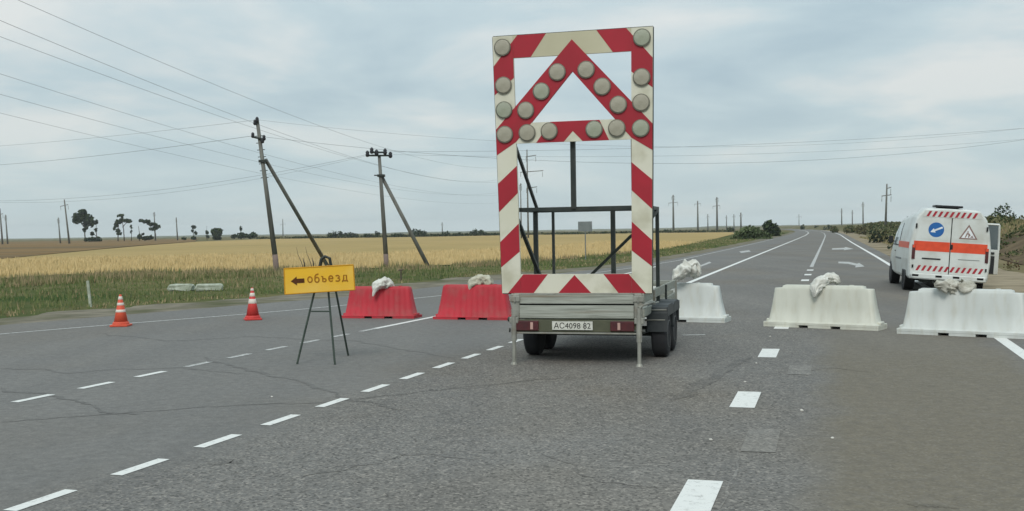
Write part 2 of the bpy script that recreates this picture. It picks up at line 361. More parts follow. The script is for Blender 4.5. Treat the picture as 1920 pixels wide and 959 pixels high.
def inpoly(px, py, poly):
    c = np.zeros(len(px), bool); n = len(poly)
    for i in range(n):
        x1, y1 = poly[i][:2]; x2, y2 = poly[(i + 1) % n][:2]
        if y1 == y2: continue
        k = ((y1 > py) != (y2 > py)) & (px < (x2 - x1) * (py - y1) / (y2 - y1) + x1); c ^= k
    return c

# ------------------------------------------------------------------ terrain
def tz(u, v):
    v = v - bend(u)
    z = -0.04
    if v > 2.7: z = -0.04 - 0.13 * sstep(2.7, 4.0, v)
    if v > 6: z += 2.1 * sstep(8.0, 13.5, v) * (0.85 + 0.3 * noise.noise(Vector((u * 0.02, v * 0.02, 3))))
    if v > 30: z += 1.5 * sstep(40, 300, v)
    if v < -9: z -= 0.12 * sstep(-9, -13, v) if u > 28 else 0
    if v < -9: z += 0.08 * sstep(-9, -14, v) * noise.noise(Vector((u * 0.15, v * 0.15, 0)))
    if v > 6: z += 0.15 * noise.noise(Vector((u * 0.2, v * 0.25, 1)))
    return z
us = [-60, -30, -10] + [x * 2.0 for x in range(0, 75)] + [150 + 10 * i for i in range(36)] + [520 + 40 * i for i in range(30)] + [1800, 2200, 2800, 3600]
vs_ = [-3000, -1500, -900, -500, -300, -200, -140, -100, -75] + [-60 + 2.5 * i for i in range(18)] + [-15 + 1.0 * i for i in range(11)] + [-4.9, 0.0, 1.6, 2.4, 2.7, 3.0, 3.3, 3.6, 4.0, 4.6, 5.2, 6, 7, 8, 8.8, 9.6, 10.4, 11.2, 12, 12.8, 13.6, 15, 18, 22, 28, 36, 50, 80, 120, 200, 300, 500, 900, 1500, 3000]
V, Fc = [], []
for u in us:
    for v in vs_:
        V.append(R_(u, v, tz(u, v + bend(u))) if abs(v) < 60 else U(u, v + bend(u) * max(0, 1 - (abs(v) - 60) / 3000), tz(u, v + bend(u))))
nv = len(vs_)
for i in range(len(us) - 1):
    for j in range(nv - 1):
        a = i * nv + j; Fc.append((a, a + 1, a + nv + 1, a + nv))
ter = flat_obj('terrain', V, Fc, 'terrain'); ter.data.polygons.foreach_set('use_smooth', [True] * len(ter.data.polygons))
# distant low hills
mb = MB(); ring = []
for i in range(121):
    az = math.radians(-40 + i * 80 / 120); x = math.sin(az); y = math.cos(az)
    side = sstep(math.radians(6), math.radians(17), az)
    hh = (2.0 + 5.0 * side) + (2 + 5 * side) * noise.noise(Vector((az * 9, 0, 5))) + 1.5 * noise.noise(Vector((az * 45, 0, 2)))
    for d, k in ((1700, -1.0), (2100, 0.75), (2500, 1.0), (3200, -1.0)):
        ring.append((x * d, y * d, max(hh, 0.5) * k * d / 2500 if k > 0 else -2))
for i in range(120):
    for j in range(3):
        a = i * 4 + j; mb.f.append((a, a + 1, a + 5, a + 4)); mb.m.append(0)
mb.v = ring; h_ = mb.build('hills', 'hill', smooth=True); tag(h_, kind='structure')

# asphalt: main road + widened junction on the left
def strip(name, pts_l, pts_r, z, m):
    V = []; Fs = []
    for a, b in zip(pts_l, pts_r):
        V += [Vector((a.x, a.y, z)), Vector((b.x, b.y, z))]
    for i in range(len(pts_l) - 1): Fs.append((2 * i, 2 * i + 1, 2 * i + 3, 2 * i + 2))
    return flat_obj(name, V, Fs, m)
left_edge = [Vector((-30, -40, 0)), Vector((-27, -10, 0)), Vector((-21, 5, 0)), Vector((-15.5, 14, 0)), Vector((-10.1, 20.97, 0)), Vector((-8.6, 23.0, 0)), Vector((-6.9, 25.4, 0)), Vector((-4.6, 28.4, 0))]
ue = [34, 40, 47, 55, 70, 90, 120, 150, 190, 230, 270, 320, 380, 440, 520, 620, 760, 900, 1100, 1300]
lu = [-11.2, -10.2, -9.1, -8.3, -8.0, -7.8] + [-7.6] * 20
lefts = left_edge + [R_(u, lu[i]) for i, u in enumerate(ue)]
rights = [U(-40, 3.2), U(-12, 3.2), U(0, 3.2), U(8, 3.2), U(14, 3.2), U(17, 3.2), U(20, 3.2), U(26, 3.2)] + [R_(u, 3.2) for u in ue]
V = []; Fs = []
K = 6
for a, b in zip(lefts, rights):
    for k in range(K + 1): V.append(a.lerp(b, k / K))
for i in range(len(lefts) - 1):
    for k in range(K):
        q = i * (K + 1) + k; Fs.append((q, q + 1, q + K + 2, q + K + 1))
flat_obj('road', [Vector((p.x, p.y, 0)) for p in V], Fs, 'asphalt')
# gravel shoulders
sh = []
for i, p in enumerate(lefts):
    q = lefts[min(i + 1, len(lefts) - 1)] - lefts[max(i - 1, 0)]; n_ = Vector((-q.y, q.x, 0)).normalized(); sh.append(p + n_ * (1.5 if i < 5 else 2.3 if i < 10 else 1.4 if i < 20 else 0.6))
def fine(P, n=8):
    o = []
    for a, b in zip(P, P[1:]): o += [a.lerp(b, k / n) for k in range(n)]
    return o + [P[-1]]
fl, fs_ = fine(lefts[:20]), fine(sh[:20])
V = []; Fs = []
for i, (p, q) in enumerate(zip(fl, fs_)):
    d = (q - p); wv = 1 + .35 * noise.noise(q * .8) + .25 * noise.noise(q * 2.3)
    V += [Vector((p.x + .4, p.y - .3, -.006)), Vector((p.x + d.x * wv, p.y + d.y * wv, -.006))]
for i in range(len(fl) - 1): Fs.append((2 * i, 2 * i + 1, 2 * i + 3, 2 * i + 2))
flat_obj('gravel_shoulder', V, Fs, 'gravel')
lv = [U(u, -2) for u in ()]
uu = [4 + 2 * i for i in range(60)] + [124 + 12 * i for i in range(30)]
V = []; Fs = []
vv = [3.1, 3.5, 4.0, 4.8, 5.8, 6.8]
for u in uu:
    wv = 0.35 * noise.noise(Vector((u * 0.25, 0, 9)))
    for v in vv: V.append(R_(u, v + (wv if v > 4 else 0), tz(u, v + bend(u)) + (0.05 if v < 6 else 0.012) if v > 3.2 else -0.006))
for i in range(len(uu) - 1):
    for j in range(len(vv) - 1): a = i * 6 + j; Fs.append((a, a + 1, a + 7, a + 6))
flat_obj('dirt_shoulder', V, Fs, 'dust')

uu = [30, 60, 100, 150, 220, 320, 450, 650]
V = []; Fs = []
for u in uu:
    for v in (15.5, 17, 20, 26, 36, 60, 120, 250): V.append(U(u, v, tz(u, v) + .07))
for i in range(len(uu) - 1):
    for j in range(7): a = i * 8 + j; Fs.append((a, a + 1, a + 9, a + 8))
mat('stubble', (0.42, 0.38, 0.25), (0.33, 0.31, 0.19), .1); dull('stubble'); flat_obj('stubble_field', V, Fs, 'stubble')
V = []; Fs = []
mat('bank_soil', (0.115, 0.085, 0.058), (0.16, 0.125, 0.08), .8, bump=.8, bscale=6, c3=(.075, .062, .045), s3=.25); dull('bank_soil')
uu = [18 + 3 * i for i in range(20)]
for u in uu:
    for v in (8.2, 9, 9.8, 10.6, 11.4, 12.2, 13, 14, 15.2): V.append(U(u, v, tz(u, v) + .05))
for i in range(len(uu) - 1):
    for j in range(8): a = i * 9 + j; Fs.append((a, a + 1, a + 10, a + 9))
flat_obj('bank', V, Fs, 'bank_soil')
# wheat field and the brown field behind it (outlines found on the ground)
g = ground
near_ = None
near = [Vector((-60, 40, 0)), Vector((-38, 44, 0)), g(0, 522), g(120, 515), g(260, 511), g(500, 507), g(700, 503), g(900, 494), g(1050, 486), g(1150, 477), g(1240, 468), g(1300, 457), g(1345, 447), g(1380, 438)]
far = [Vector((-120, 62, 0)), g(-130, 497), g(0, 487), g(90, 478), g(180, 469), g(270, 461), g(370, 453.5), g(500, 448.5), g(700, 446), g(850, 443.5), g(980, 441), g(1120, 438.8), g(1240, 437), g(1372, 436)]
def field(name, A, B, z, m, n=14, zn=0.0):
    V = []; Fs = []
    for a, b in zip(A, B):
        for k in range(n + 1):
            t = (k / n) ** 1.8; p = a.lerp(b, t); V.append((p.x, p.y, z + zn * noise.noise(Vector((p.x * .05, p.y * .05, 2)))))
    for i in range(len(A) - 1):
        for k in range(n): q = i * (n + 1) + k; Fs.append((q, q + 1, q + n + 2, q + n + 1))
    return flat_obj(name, V, Fs, m)
field('wheat_field', [p - (q - p).normalized() * .9 for p, q in zip(near, far)], far, 0.03, 'wheat_top', n=14, zn=0.0)
bn = [Vector((-126, 63, 0)), g(-135, 496), g(0, 486), g(90, 477), g(180, 468), g(270, 460), g(365, 453.2)]
bf = [Vector((-700, 350, 0)), g(-140, 457), g(0, 454), g(90, 452.5), g(180, 451), g(270, 449.5), g(372, 447.5)]
field('brown_field', bn, bf, 0.02, 'brown_field')
# green verge between the shoulder and the wheat
vl = [Vector((-40, 12, 0)), Vector((-26, 22, 0))] + sh[3:20]
vn = [Vector((-62, 38, 0)), Vector((-40, 42, 0)), g(0, 526), g(120, 519), g(260, 515), g(400, 512), g(560, 508), g(700, 505), g(800, 500), g(900, 495), g(1000, 489), g(1100, 482), g(1180, 474), g(1240, 468), g(1290, 458), g(1330, 449), g(1365, 442), g(1395, 437), g(1410, 436)]
field('grass_verge', [p + (q - p).normalized() * -1.2 for p, q in zip(vl[:19], vn[:19])], [q + (q - p).normalized() * 2.5 for p, q in zip(vl[:19], vn[:19])], -0.012, 'verge', n=10, zn=0.0)

# ------------------------------------------------------------------ road markings
ZP = 0.004
def quad_line(name, pts, w_, m='road_paint', z=ZP):
    V = []; Fs = []
    for i, p in enumerate(pts):
        d = pts[min(i + 1, len(pts) - 1)] - pts[max(i - 1, 0)]; n_ = Vector((-d.y, d.x, 0)).normalized() * w_ / 2
        V += [Vector((p.x + n_.x, p.y + n_.y, z)), Vector((p.x - n_.x, p.y - n_.y, z))]
    for i in range(len(pts) - 1): Fs.append((2 * i, 2 * i + 1, 2 * i + 3, 2 * i + 2))
    return flat_obj(name, V, Fs, m)
def interp(tab, u):
    for (a, b), (c, d) in zip(tab, tab[1:]):
        if u <= c: return b + (d - b) * (u - a) / (c - a)
    return tab[-1][1]
farv = [200, 260, 330, 420, 520]
T2 = [(0, -5.0), (5.5, -4.91), (15, -4.63), (33, -4.15), (59, -4.1), (156, -3.9), (600, -3.9)]
T1 = [(0, -8.35), (9.2, -8.11), (14.4, -7.9), (19.7, -7.58), (30, -7.4), (50, -7.35), (600, -7.2)]
for k in range(13):
    u0 = 3.45 + k * 1.0 - 0.0
    quad_line('lane_dash', [U(u0, interp(T2, u0)), U(u0 + 0.55, interp(T2, u0 + .55))], 0.105)
for k in range(9):
    u0 = 6.2 + k * 0.97
    if u0 < 16.2: quad_line('lane_dash', [U(u0, interp(T1, u0)), U(u0 + 0.53, interp(T1, u0 + .53))], 0.105, 'road_paint_worn' if k > 5 else 'road_paint')
for k in range(9):
    u0 = 14.95 + k * 0.97
    if u0 < 17: quad_line('lane_dash', [U(u0, interp(T1, u0)), U(u0 + 0.53, interp(T1, u0 + .53))], 0.105, 'road_paint_worn')
quad_line('lane_line', [U(u, interp(T1, u)) for u in (17.4, 20, 24, 30, 38, 48)], 0.12)
quad_line('lane_line', [U(u, interp(T2, u)) for u in (24, 28, 33, 40, 50, 59, 80, 110, 150)] + [R_(u, -3.9) for u in farv], 0.17)
for k in range(0, 11):
    u0 = 2.2 + 4 * k; m = 'road_paint'
    quad_line('lane_dash', [U(u0, -.83 + .004 * u0), U(u0 + 1.0, -.83 + .004 * (u0 + 1))], 0.235, m)
quad_line('lane_line', [U(46, -.66), U(60, -.62), U(110, -.5), U(170, -.4)] + [R_(u, -.4) for u in farv], 0.15, 'road_paint_worn')
quad_line('edge_line', [U(4, 2.4), U(14, 2.4), U(30, 2.55), U(60, 2.5), U(110, 2.3), U(160, 2.25)] + [R_(u, 2.25) for u in farv], 0.17)
quad_line('edge_line', [Vector((-27, 2, 0)), Vector((-21, 9, 0)), Vector((-15.5, 14.1, 0)), Vector((-12.2, 16.9, 0)), Vector((-9.15, 18.97, 0)), Vector((-7.76, 21.0 - .35, 0)), Vector((-5.78, 22.78, 0)), Vector((-4.73, 24.1, 0)), Vector((-3.1, 26.5, 0)), Vector((-.9, 30, 0)), U(37, -9.2), U(46, -8.2), U(56, -7.55), U(90, -7.3), U(150, -7.1)], 0.11, 'road_paint_worn')
# scraped old markings beside the dashes, a stray short stroke
for (u0, u1, v0) in ((8.2, 9.15, -.52), (12.6, 13.45, -.33)):
    quad_line('scraped_marking', [U(u0, v0), U(u1, v0)], 0.26, 'road_paint_ghost', ZP)
quad_line('stray_marking', [g(1280, 629), g(1322, 628)], 0.09, 'road_paint_worn')
# direction arrows
def arrow(u0, v0, ln, dv, m='road_paint', flip=1):
    pts = [U(u0 + ln, v0 - dv), U(u0 + ln * .55, v0 - dv * .9), U(u0 + ln * .28, v0 - dv * .25)]
    quad_line('lane_arrow', pts, 0.16, m)
    a = U(u0, v0 + .28 * flip); b = U(u0 + ln * .32, v0 + .22); c = U(u0 + ln * .26, v0 - dv * .25 - .35)
    flat_obj('lane_arrow_head', [Vector((p.x, p.y, ZP + .002)) for p in (a, b, c)], [(0, 1, 2)], m)
def flat_arrow(px_, m):
    flat_obj('lane_arrow', [Vector((q.x, q.y, ZP)) for q in [g(*p) for p in px_]], [tuple(range(len(px_)))], m)
flat_arrow([(1572, 491), (1592, 491.5), (1607, 495), (1611, 493.5), (1621, 500), (1603, 502), (1605, 498.5), (1590, 495), (1572, 494)], 'road_paint_worn')
flat_arrow([(1560, 466), (1583, 465), (1585, 463.5), (1600, 467), (1582, 469.5), (1583, 468), (1560, 468.5)], 'road_paint_worn')
flat_arrow([(1300, 502), (1318, 496), (1330, 491), (1334, 493), (1322, 497.5), (1304, 504)], 'road_paint_worn')
flat_arrow([(1386, 472), (1404, 469.5), (1408, 472), (1390, 474.5)], 'road_paint_worn')
# tar seams, cracks and rubber marks
def wobble(pts, amp, n=14):
    outp = []
    for a, b in zip(pts, pts[1:]):
        d = b - a; nn = Vector((-d.y, d.x, 0)).normalized()
        for k in range(n): p = a.lerp(b, k / n); outp.append(p + nn * amp * noise.noise(p * 1.7) + nn * amp * .5 * noise.noise(p * 6))
    return outp + [pts[-1]]
def crack(pts, w0, m, amp=.12, z=0.002):
    P = wobble([g(*p) for p in pts], amp); V = []; Fs = []
    for i, p in enumerate(P):
        d = P[min(i + 1, len(P) - 1)] - P[max(i - 1, 0)]; ww = w0 * (0.15 + 1.9 * abs(noise.noise(Vector((i * .37, w0, 0))))) * min(1, i / 4, (len(P) - 1 - i) / 4) / 2 + .002
        n_ = Vector((-d.y, d.x, 0)).normalized() * ww; V += [(p.x + n_.x, p.y + n_.y, z), (p.x - n_.x, p.y - n_.y, z)]
    Fs = [(2 * i, 2 * i + 1, 2 * i + 3, 2 * i + 2) for i in range(len(P) - 1)]
    flat_obj('road_crack', V, Fs, m)
crack([(0, 792), (220, 775), (420, 762), (640, 752), (830, 731), (1000, 712), (1130, 708)], .07, 'tar')
crack([(380, 670), (490, 700), (580, 722), (660, 752), (760, 768)], .11, 'skid', z=.0025)
crack([(0, 728), (110, 745), (200, 772), (260, 778)], .09, 'skid', z=.003)
crack([(455, 630), (560, 637), (660, 640), (760, 655), (850, 672)], .07, 'skid')
crack([(1260, 752), (1310, 722), (1350, 700), (1395, 672)], .22, 'skid', .03)
crack([(1275, 748), (1330, 718), (1410, 668)], .12, 'skid', .03, z=.003)
crack([(10, 690), (120, 698), (330, 690), (470, 702)], .07, 'skid', .2)
crack([(170, 625), (330, 640), (470, 632)], .06, 'skid', .2)
crack([(395, 872), (430, 866), (455, 869)], .16, 'tar', .1)
crack([(1350, 960), (1385, 860), (1375, 830)], .02, 'road_paint_ghost', .03)
crack([(1700, 945), (1760, 948), (1800, 955)], .10, 'tar', .05)
crack([(1500, 700), (1560, 690), (1640, 700)], .05, 'skid', .1)
crack([(1000, 850), (1120, 900), (1240, 915)], .03, 'skid', .15)
crack([(600, 900), (700, 860), (760, 850), (900, 860)], .03, 'skid', .2)

# ------------------------------------------------------------------ vegetation helpers
def blades(name, poly, n, hmin, hmax, wd, mats, zf, weights, kind='stuff', lean=.35, label=None, clump=0.0, thr=-1):
    poly = [(p.x, p.y) if hasattr(p, 'x') else p for p in poly]
    xs = [p[0] for p in poly]; ys = [p[1] for p in poly]
    px = rng.uniform(min(xs), max(xs), n * 4); py = rng.uniform(min(ys), max(ys), n * 4)
    k = inpoly(px, py, poly)
    px, py = px[k], py[k]
    # denser where it is nearer
    keep = rng.random(len(px)) < np.clip(30.0 / np.maximum(py, 10), 0.15, 1); px, py = px[keep][:n], py[keep][:n]
    cl = np.array([noise.noise(Vector((a * .45, b * .45, clump))) for a, b in zip(px, py)])
    m = cl > thr; px, py, cl = px[m], py[m], cl[m]
    n = len(px); dist = np.hypot(px, py)
    h = rng.uniform(hmin, hmax, n) * (1 + .7 * cl); ang = rng.uniform(0, 2 * np.pi, n); w2 = wd * rng.uniform(.6, 1.4, n) * np.clip(dist / 30, .8, 3)
    la = rng.uniform(0, 2 * np.pi, n); lx = np.cos(la) * lean * h * rng.random(n); ly = np.sin(la) * lean * h * rng.random(n)
    z0 = zf(px, py)
    co = np.empty((n, 3, 3)); co[:, 0] = np.stack([px - np.cos(ang) * w2, py - np.sin(ang) * w2, z0], 1); co[:, 1] = np.stack([px + np.cos(ang) * w2, py + np.sin(ang) * w2, z0], 1)
    co[:, 2] = np.stack([px + lx, py + ly, z0 + h], 1)
    me = bpy.data.meshes.new(name); me.vertices.add(3 * n); me.vertices.foreach_set('co', co.ravel())
    me.loops.add(3 * n); me.loops.foreach_set('vertex_index', np.arange(3 * n, dtype=np.int32)); me.polygons.add(n)
    me.polygons.foreach_set('loop_start', np.arange(0, 3 * n, 3, dtype=np.int32)); me.polygons.foreach_set('loop_total', np.full(n, 3, np.int32))
    for q in mats: me.materials.append(MATS[q])
    wsel = np.array(weights, float); c2 = np.array([noise.noise(Vector((a * .16, b * .3, clump + 4))) for a, b in zip(px, py)])
    r = np.clip(rng.random(n) * .6 + (c2 + .45) * .45, 0, .999)
    cum = np.cumsum(wsel / wsel.sum()); me.polygons.foreach_set('material_index', np.searchsorted(cum, r).astype(np.int32))
    me.update(calc_edges=True); o = bpy.data.objects.new(name, me); col.objects.link(o); tag(o, label, None, None, kind); return o
zero = lambda a, b: np.full(len(a), -0.03)
def tzxy(a, b):
    return np.array([tz(*UV(x, y)) for x, y in zip(a, b)]) - .02
vp = [Vector((-26, 21, 0))] + [p + Vector((-.2, .35, 0)) for p in sh[3:18]] + [g(1330, 449), g(1240, 468), g(1100, 482), g(1000, 489), g(900, 495), g(800, 500), g(700, 504), g(500, 508), g(260, 512), g(0, 524), Vector((-34, 44, 0))]
blades('grass', vp, 150000, .05, .19, .020, ['blade3', 'blade0', 'blade1', 'blade2'], zero, [1.6, 3.2, 2.6, 2.2], label='green and drying grass on the verge left of the road')
edge_p = [p + Vector((-.1, .2, 0)) for p in sh[3:14]] + [p + (p - q).normalized() * 1.3 for p, q in zip(sh[3:14], lefts[3:14])][::-1]
blades('dry_litter', edge_p, 26000, .03, .12, .022, ['blade2', 'blade1', 'blade0'], zero, [4, 1.6, .8], label='low dry tan grass fringing the gravel on the left', clump=3, thr=-.08, lean=.8)
vf = [vp[0] + (vp[-1] - vp[0]) * .55] + [q + (g(px_, py_) - q) * .62 for q, (px_, py_) in zip(sh[3:14], [(0, 524), (60, 520), (150, 516), (300, 512), (450, 509), (560, 507), (650, 505), (760, 502), (860, 497), (960, 491), (1060, 484)])] + vp[-10:]
blades('dry_grass', vf, 50000, .12, .34, .016, ['blade2', 'blade1', 'blade0'], zero, [2.6, 2, .8], label='taller drying grass along the edge of the wheat field', clump=5, thr=-.12)
blades('wheat', [near[1], near[2], near[3], near[4], near[5], near[6], near[7], near[8], near[9], near[10], near[11], near[11] + Vector((-5, 25, 0)), near[8] + Vector((-4, 30, 0)), near[6] + Vector((-3, 30, 0)), near[4] + Vector((-5, 34, 0)), near[1] + Vector((-10, 34, 0))], 70000, .18, .36, .022, ['stalk0', 'stalk1'], lambda a, b: np.full(len(a), .0), [1, 1], label='ripe yellow wheat standing in the field', lean=.25)
rv = [U(75, 8.0), U(90, 6), U(120, 5), U(170, 4.4), U(170, 13), U(100, 15), U(75, 15)]
blades('roadside_grass', rv, 60000, .08, .28, .02, ['blade1', 'blade2', 'blade0'], tzxy, [2, 2.4, .8], label='dry olive grass on the verge and bank right of the road', clump=9, thr=-.1)

def leaf_cloud(mb, blobs, size, dens):
    for (cx, cy, cz, rx, ry, rz) in blobs:
        n = max(10, int(dens * rx * rz * 4))
        for _ in range(n):
            while True:
                p = Vector((random.uniform(-1, 1), random.uniform(-1, 1), random.uniform(-1, 1)))
                if p.length < 1: break
            p = p * (.55 + .5 * random.random()) if random.random() < .6 else p
            s_ = size * random.uniform(.5, 1.3)
            a = Vector((random.gauss(0, 1), random.gauss(0, 1), random.gauss(0, 1))).normalized(); b = a.orthogonal().normalized() * s_; c = a.cross(b).normalized() * s_ * .7
            q = Vector((cx + p.x * rx, cy + p.y * ry, cz + p.z * rz)); mb.cm = 0 if random.random() < .55 else 1
            mb.add([q - b, q - c, q + b, q + c], [(0, 1, 2, 3)])
def tree(px_, Y, label, blobs, trunks, size=.5, dens=20, mats=('leaf_dark', 'leaf_mid'), group='trees along the horizon', name='tree', cat='tree', z=0.0):
    """blobs (dx, dz, rx, rz) and trunks (x0, z0, x1, z1, r) in photo pixels, as a size at distance Y"""
    k = Y / F; p = at(px_, 440, Y); base = Vector((p.x, Y, z))
    t = thing(name, label, cat, base, 0, group)
    mb = MB(); leaf_cloud(mb, [(dx * k, random.uniform(-.3, .3) * rx * k, dz * k, rx * k, rx * k * .9, rz * k) for dx, dz, rx, rz in blobs], size, dens)
    mb.build('crown', list(mats), t, fix=False)
    if trunks:
        mb = MB()
        for (x0, z0, x1, z1, r) in trunks:
            a = Vector((x0 * k, 0, z0 * k)); b = Vector((x1 * k, 0, z1 * k)); mid = a.lerp(b, .5) + Vector((random.uniform(-.6, .6) * k * 2, .3 * k, 0))
            mb.path([a, mid, b], [r * k, r * k * .75, r * k * .4], 6)
        mb.build('trunk', 'bark', t, smooth=True)
    return t
LT = 420
D = ' on the horizon'
tree(160, LT, 'tall round-crowned dark tree beside the leftmost tall pole' + D, [(-14, 44, 10, 11), (-4, 50, 10, 12), (4, 40, 13, 12), (-2, 56, 6, 6), (11, 36, 7, 9), (-16, 40, 6, 6), (-1, 22, 4, 4), (3, 26, 3, 3)], [(0, -3, -1, 46, 1.2), (-1, 20, 8, 36, .7), (-1, 26, -12, 42, .6)], dens=22)
tree(181, LT, 'slim sparse tree just right of the round-crowned tree' + D, [(0, 36, 3, 5), (-1, 22, 2.5, 4), (-8, 15, 4, 4), (-10, 4, 14, 5), (2, 3, 8, 6)], [(0, -2, 0, 42, .9), (-1, 10, -8, 18, .5)])
tree(229, LT, 'gnarled forked tree with ragged open crown' + D, [(-11, 30, 4, 5), (-7, 36, 6, 5), (-2, 48, 7, 3), (0, 40, 4, 6), (9, 38, 8, 4), (15, 37, 4, 2.5), (-8, 20, 4, 4), (-5, 14, 5, 3), (-14, 24, 2.5, 3)], [(-8, -2, -6, 30, 1.1), (4, -3, 0, 46, 1.0), (1, 26, 12, 37, .8), (-6, 20, -11, 30, .6)])
tree(246, LT, 'thin half-bare tree beside the gnarled forked tree' + D, [(0, 26, 3, 4), (0, 17, 2.4, 3)], [(0, -2, 0, 30, .8)], dens=8)
tree(282, LT, 'wind-swept tree whose crown leans right over a bare trunk' + D, [(-16, 38, 6, 3), (-6, 36, 8, 4), (4, 31, 9, 4), (13, 26, 7, 5), (6, 22, 9, 3.5), (-14, 13, 3, 2)], [(10, -2, 8, 24, .9), (8, 18, -6, 34, .8), (9, 20, 14, 27, .6)])
tree(262, LT, 'bare stem with a low bush left of the wind-swept tree' + D, [(0, 8, 4, 5), (12, 5, 9, 4), (20, 6, 6, 4)], [(-1, -2, -2, 28, .9)])
tree(363, LT, 'small ragged tree left of the dense round bush' + D, [(0, 24, 4, 4), (-2, 17, 3, 3), (4, 13, 3, 4), (0, 4, 5, 4)], [(0, -2, 0, 26, .8)])
tree(388, LT, 'slender stem with a few leaves left of the dense round bush' + D, [(0, 14, 3, 4), (1, 6, 3, 3)], [(0, -1, 0, 26, .6)])
tree(407, LT, 'dense round dark bush standing alone' + D, [(0, 12, 10, 10), (-5, 16, 6, 6), (4, 16, 7, 6), (0, 3, 9, 4)], [(0, -2, 0, 10, 1.5)], dens=22, name='bush', cat='bush')
tree(453, LT, 'low wide bush with a thin mast-like top left of the tall leaning pole', [(-14, 6, 8, 4), (0, 7, 10, 6), (16, 6, 14, 5), (22, 8, 8, 5), (-1, 20, 2.5, 5)], [(-1, 0, -1, 24, .7)], dens=18, name='bush', cat='bush')
tree(345, LT, 'tiny dark shrub in front of the far brown field', [(0, 3, 4, 3)], [], name='bush', cat='bush')
# tree line behind the wheat
def bushrow(specs, Y, lab, grp='bushes behind the wheat field', mats=('leaf_dark', 'leaf_mid')):
    for (x, w_, hgt, txt) in specs:
        bl = []; n = max(2, int(w_ / 7))
        for i in range(n):
            dx = (i + .5) / n * w_ - w_ / 2 + random.uniform(-2, 2); hh = hgt * (1 - .5 * abs(2 * dx / w_) ** 2) * random.uniform(.75, 1.1)
            bl.append((dx, hh * .5, max(3, w_ / n * .8), hh * .55))
        tree(x, Y, txt + lab, bl, [(0, -1, 0, hgt * .5, .8)], dens=16, name='bush', cat='bush', group=grp, size=.32, mats=mats)
bushrow([(574, 50, 5, 'faint low scrub right of the tall leaning pole'), (628, 26, 16, 'rounded tree, leftmost tall clump between the two leaning poles'), (655, 36, 12, 'wide dark clump between the two leaning poles'),
         (689, 16, 9, 'small separate clump just left of the shorter leaning pole'), (707, 9, 13, 'narrow pointed clump touching the shorter leaning pole'), (748, 30, 9, 'low clump just right of the shorter leaning pole'),
         (783, 34, 16, 'taller wide clump where the second brace crosses'), (815, 40, 7, 'flat dark clump right of the second brace'), (836, 14, 12, 'rounded clump in the middle between brace and arrow board'),
         (858, 18, 9, 'small clump left of the last clump before the arrow board'), (893, 42, 13, 'wide rounded clump nearest the arrow board'), (925, 26, 6, 'flat scrub partly behind the arrow board')], 400, ' at the field edge')
bushrow([(1030, 20, 4, 'low scrub left inside the arrow board frame'), (1066, 40, 5, 'flat dark scrub seen through the arrow board frame'), (1092, 12, 6, 'dark tuft beside the grey sign back'), (1132, 12, 5, 'small scrub right of the grey sign back'),
         (1170, 14, 6, 'small dark tuft at the right inside the arrow board frame'), (1252, 14, 8, 'shrub at the foot of the first far pole'), (1275, 9, 6, 'smaller shrub just right of the first far pole'), (1371, 13, 11, 'dark round shrub at the right end of the wheat')], 395, ' on the far field edge')
# far field edge lines of scrub: one mass
mb = MB()
for i in range(900):
    t = random.random(); x = 480 + t * 900; p = at(x, 440, 405 + random.uniform(-4, 10)); hh = 1.0 + .8 * noise.noise(Vector((x * .05, 0, 0)))
    leaf_cloud(mb, [(p.x, p.y, .3, 1.4, 1, max(.3, hh * .6))], .3, 2)
s_ = mb.build('hedge_scrub', ['leaf_dark', 'leaf_olive'], fix=False); tag(s_, 'low dark scrub along the far edge of the wheat field', kind='stuff')
# big green bush by the road + tree behind
tree(1412, 150, 'large green bush beside the left road edge far ahead', [(-22, 4, 15, 12), (-8, 11, 17, 15), (6, 9, 18, 14), (24, 2, 13, 10), (-32, -3, 12, 8), (14, -4, 20, 9), (-8, -5, 24, 10), (-16, 14, 9, 8)], [(0, -8, 0, 6, 1)], size=.26, dens=70, mats=('leaf_green', 'leaf_mid'), name='bush', cat='bush', group='shrubs along the road')
tree(1446, 190, 'dark tree rising behind the large green bush left of the far road', [(-6, 20, 12, 8), (2, 16, 13, 9), (10, 9, 9, 10), (-8, 13, 9, 8), (-4, 26, 6, 5), (10, -2, 8, 8), (4, 5, 9, 9)], [(2, -9, 1, 10, 1)], size=.28, dens=60, group='shrubs along the road')
tree(1470, 240, 'small grey-green shrub at the left road edge beyond the dark tree', [(0, -2, 8, 5), (6, -4, 5, 4)], [], size=.25, dens=20, mats=('leaf_mid', 'leaf_olive'), name='bush', cat='bush', group='shrubs along the road')
tree(1505, 560, 'small dark tree at the far end of the road', [(0, 3, 5, 6)], [], size=.5, dens=10, name='bush', cat='bush', group='shrubs along the road')
tree(1531, 600, 'small pale-green tree right of the far end of the road', [(0, 3, 4, 5)], [], size=.5, dens=10, name='bush', cat='bush', group='shrubs along the road')
tree(1550, 480, 'dark shrub where the right road edge disappears', [(-3, 1, 5, 5), (4, 5, 5, 6)], [], size=.4, dens=10, name='bush', cat='bush', group='shrubs along the road')
def bank_bush(px_, py_, Y, w_, h__, label, mats=('leaf_dark', 'leaf_olive'), size=.16, dens=40):
    p = at(px_, py_, Y); u, v = UV(p.x, p.y); z = tz(u, v); k = Y / F
    t = thing('bush', label, 'bush', (p.x, p.y, z), 0, 'shrubs on the right bank'); mb = MB()
    leaf_cloud(mb, [(random.uniform(-.35, .35) * w_ * k, random.uniform(-.3, .3) * w_ * k, h__ * k * random.uniform(.25, .6), w_ * k * .32, w_ * k * .3, h__ * k * .42) for _ in range(6)], size, dens)
    mb.build('foliage', list(mats), t, fix=False)
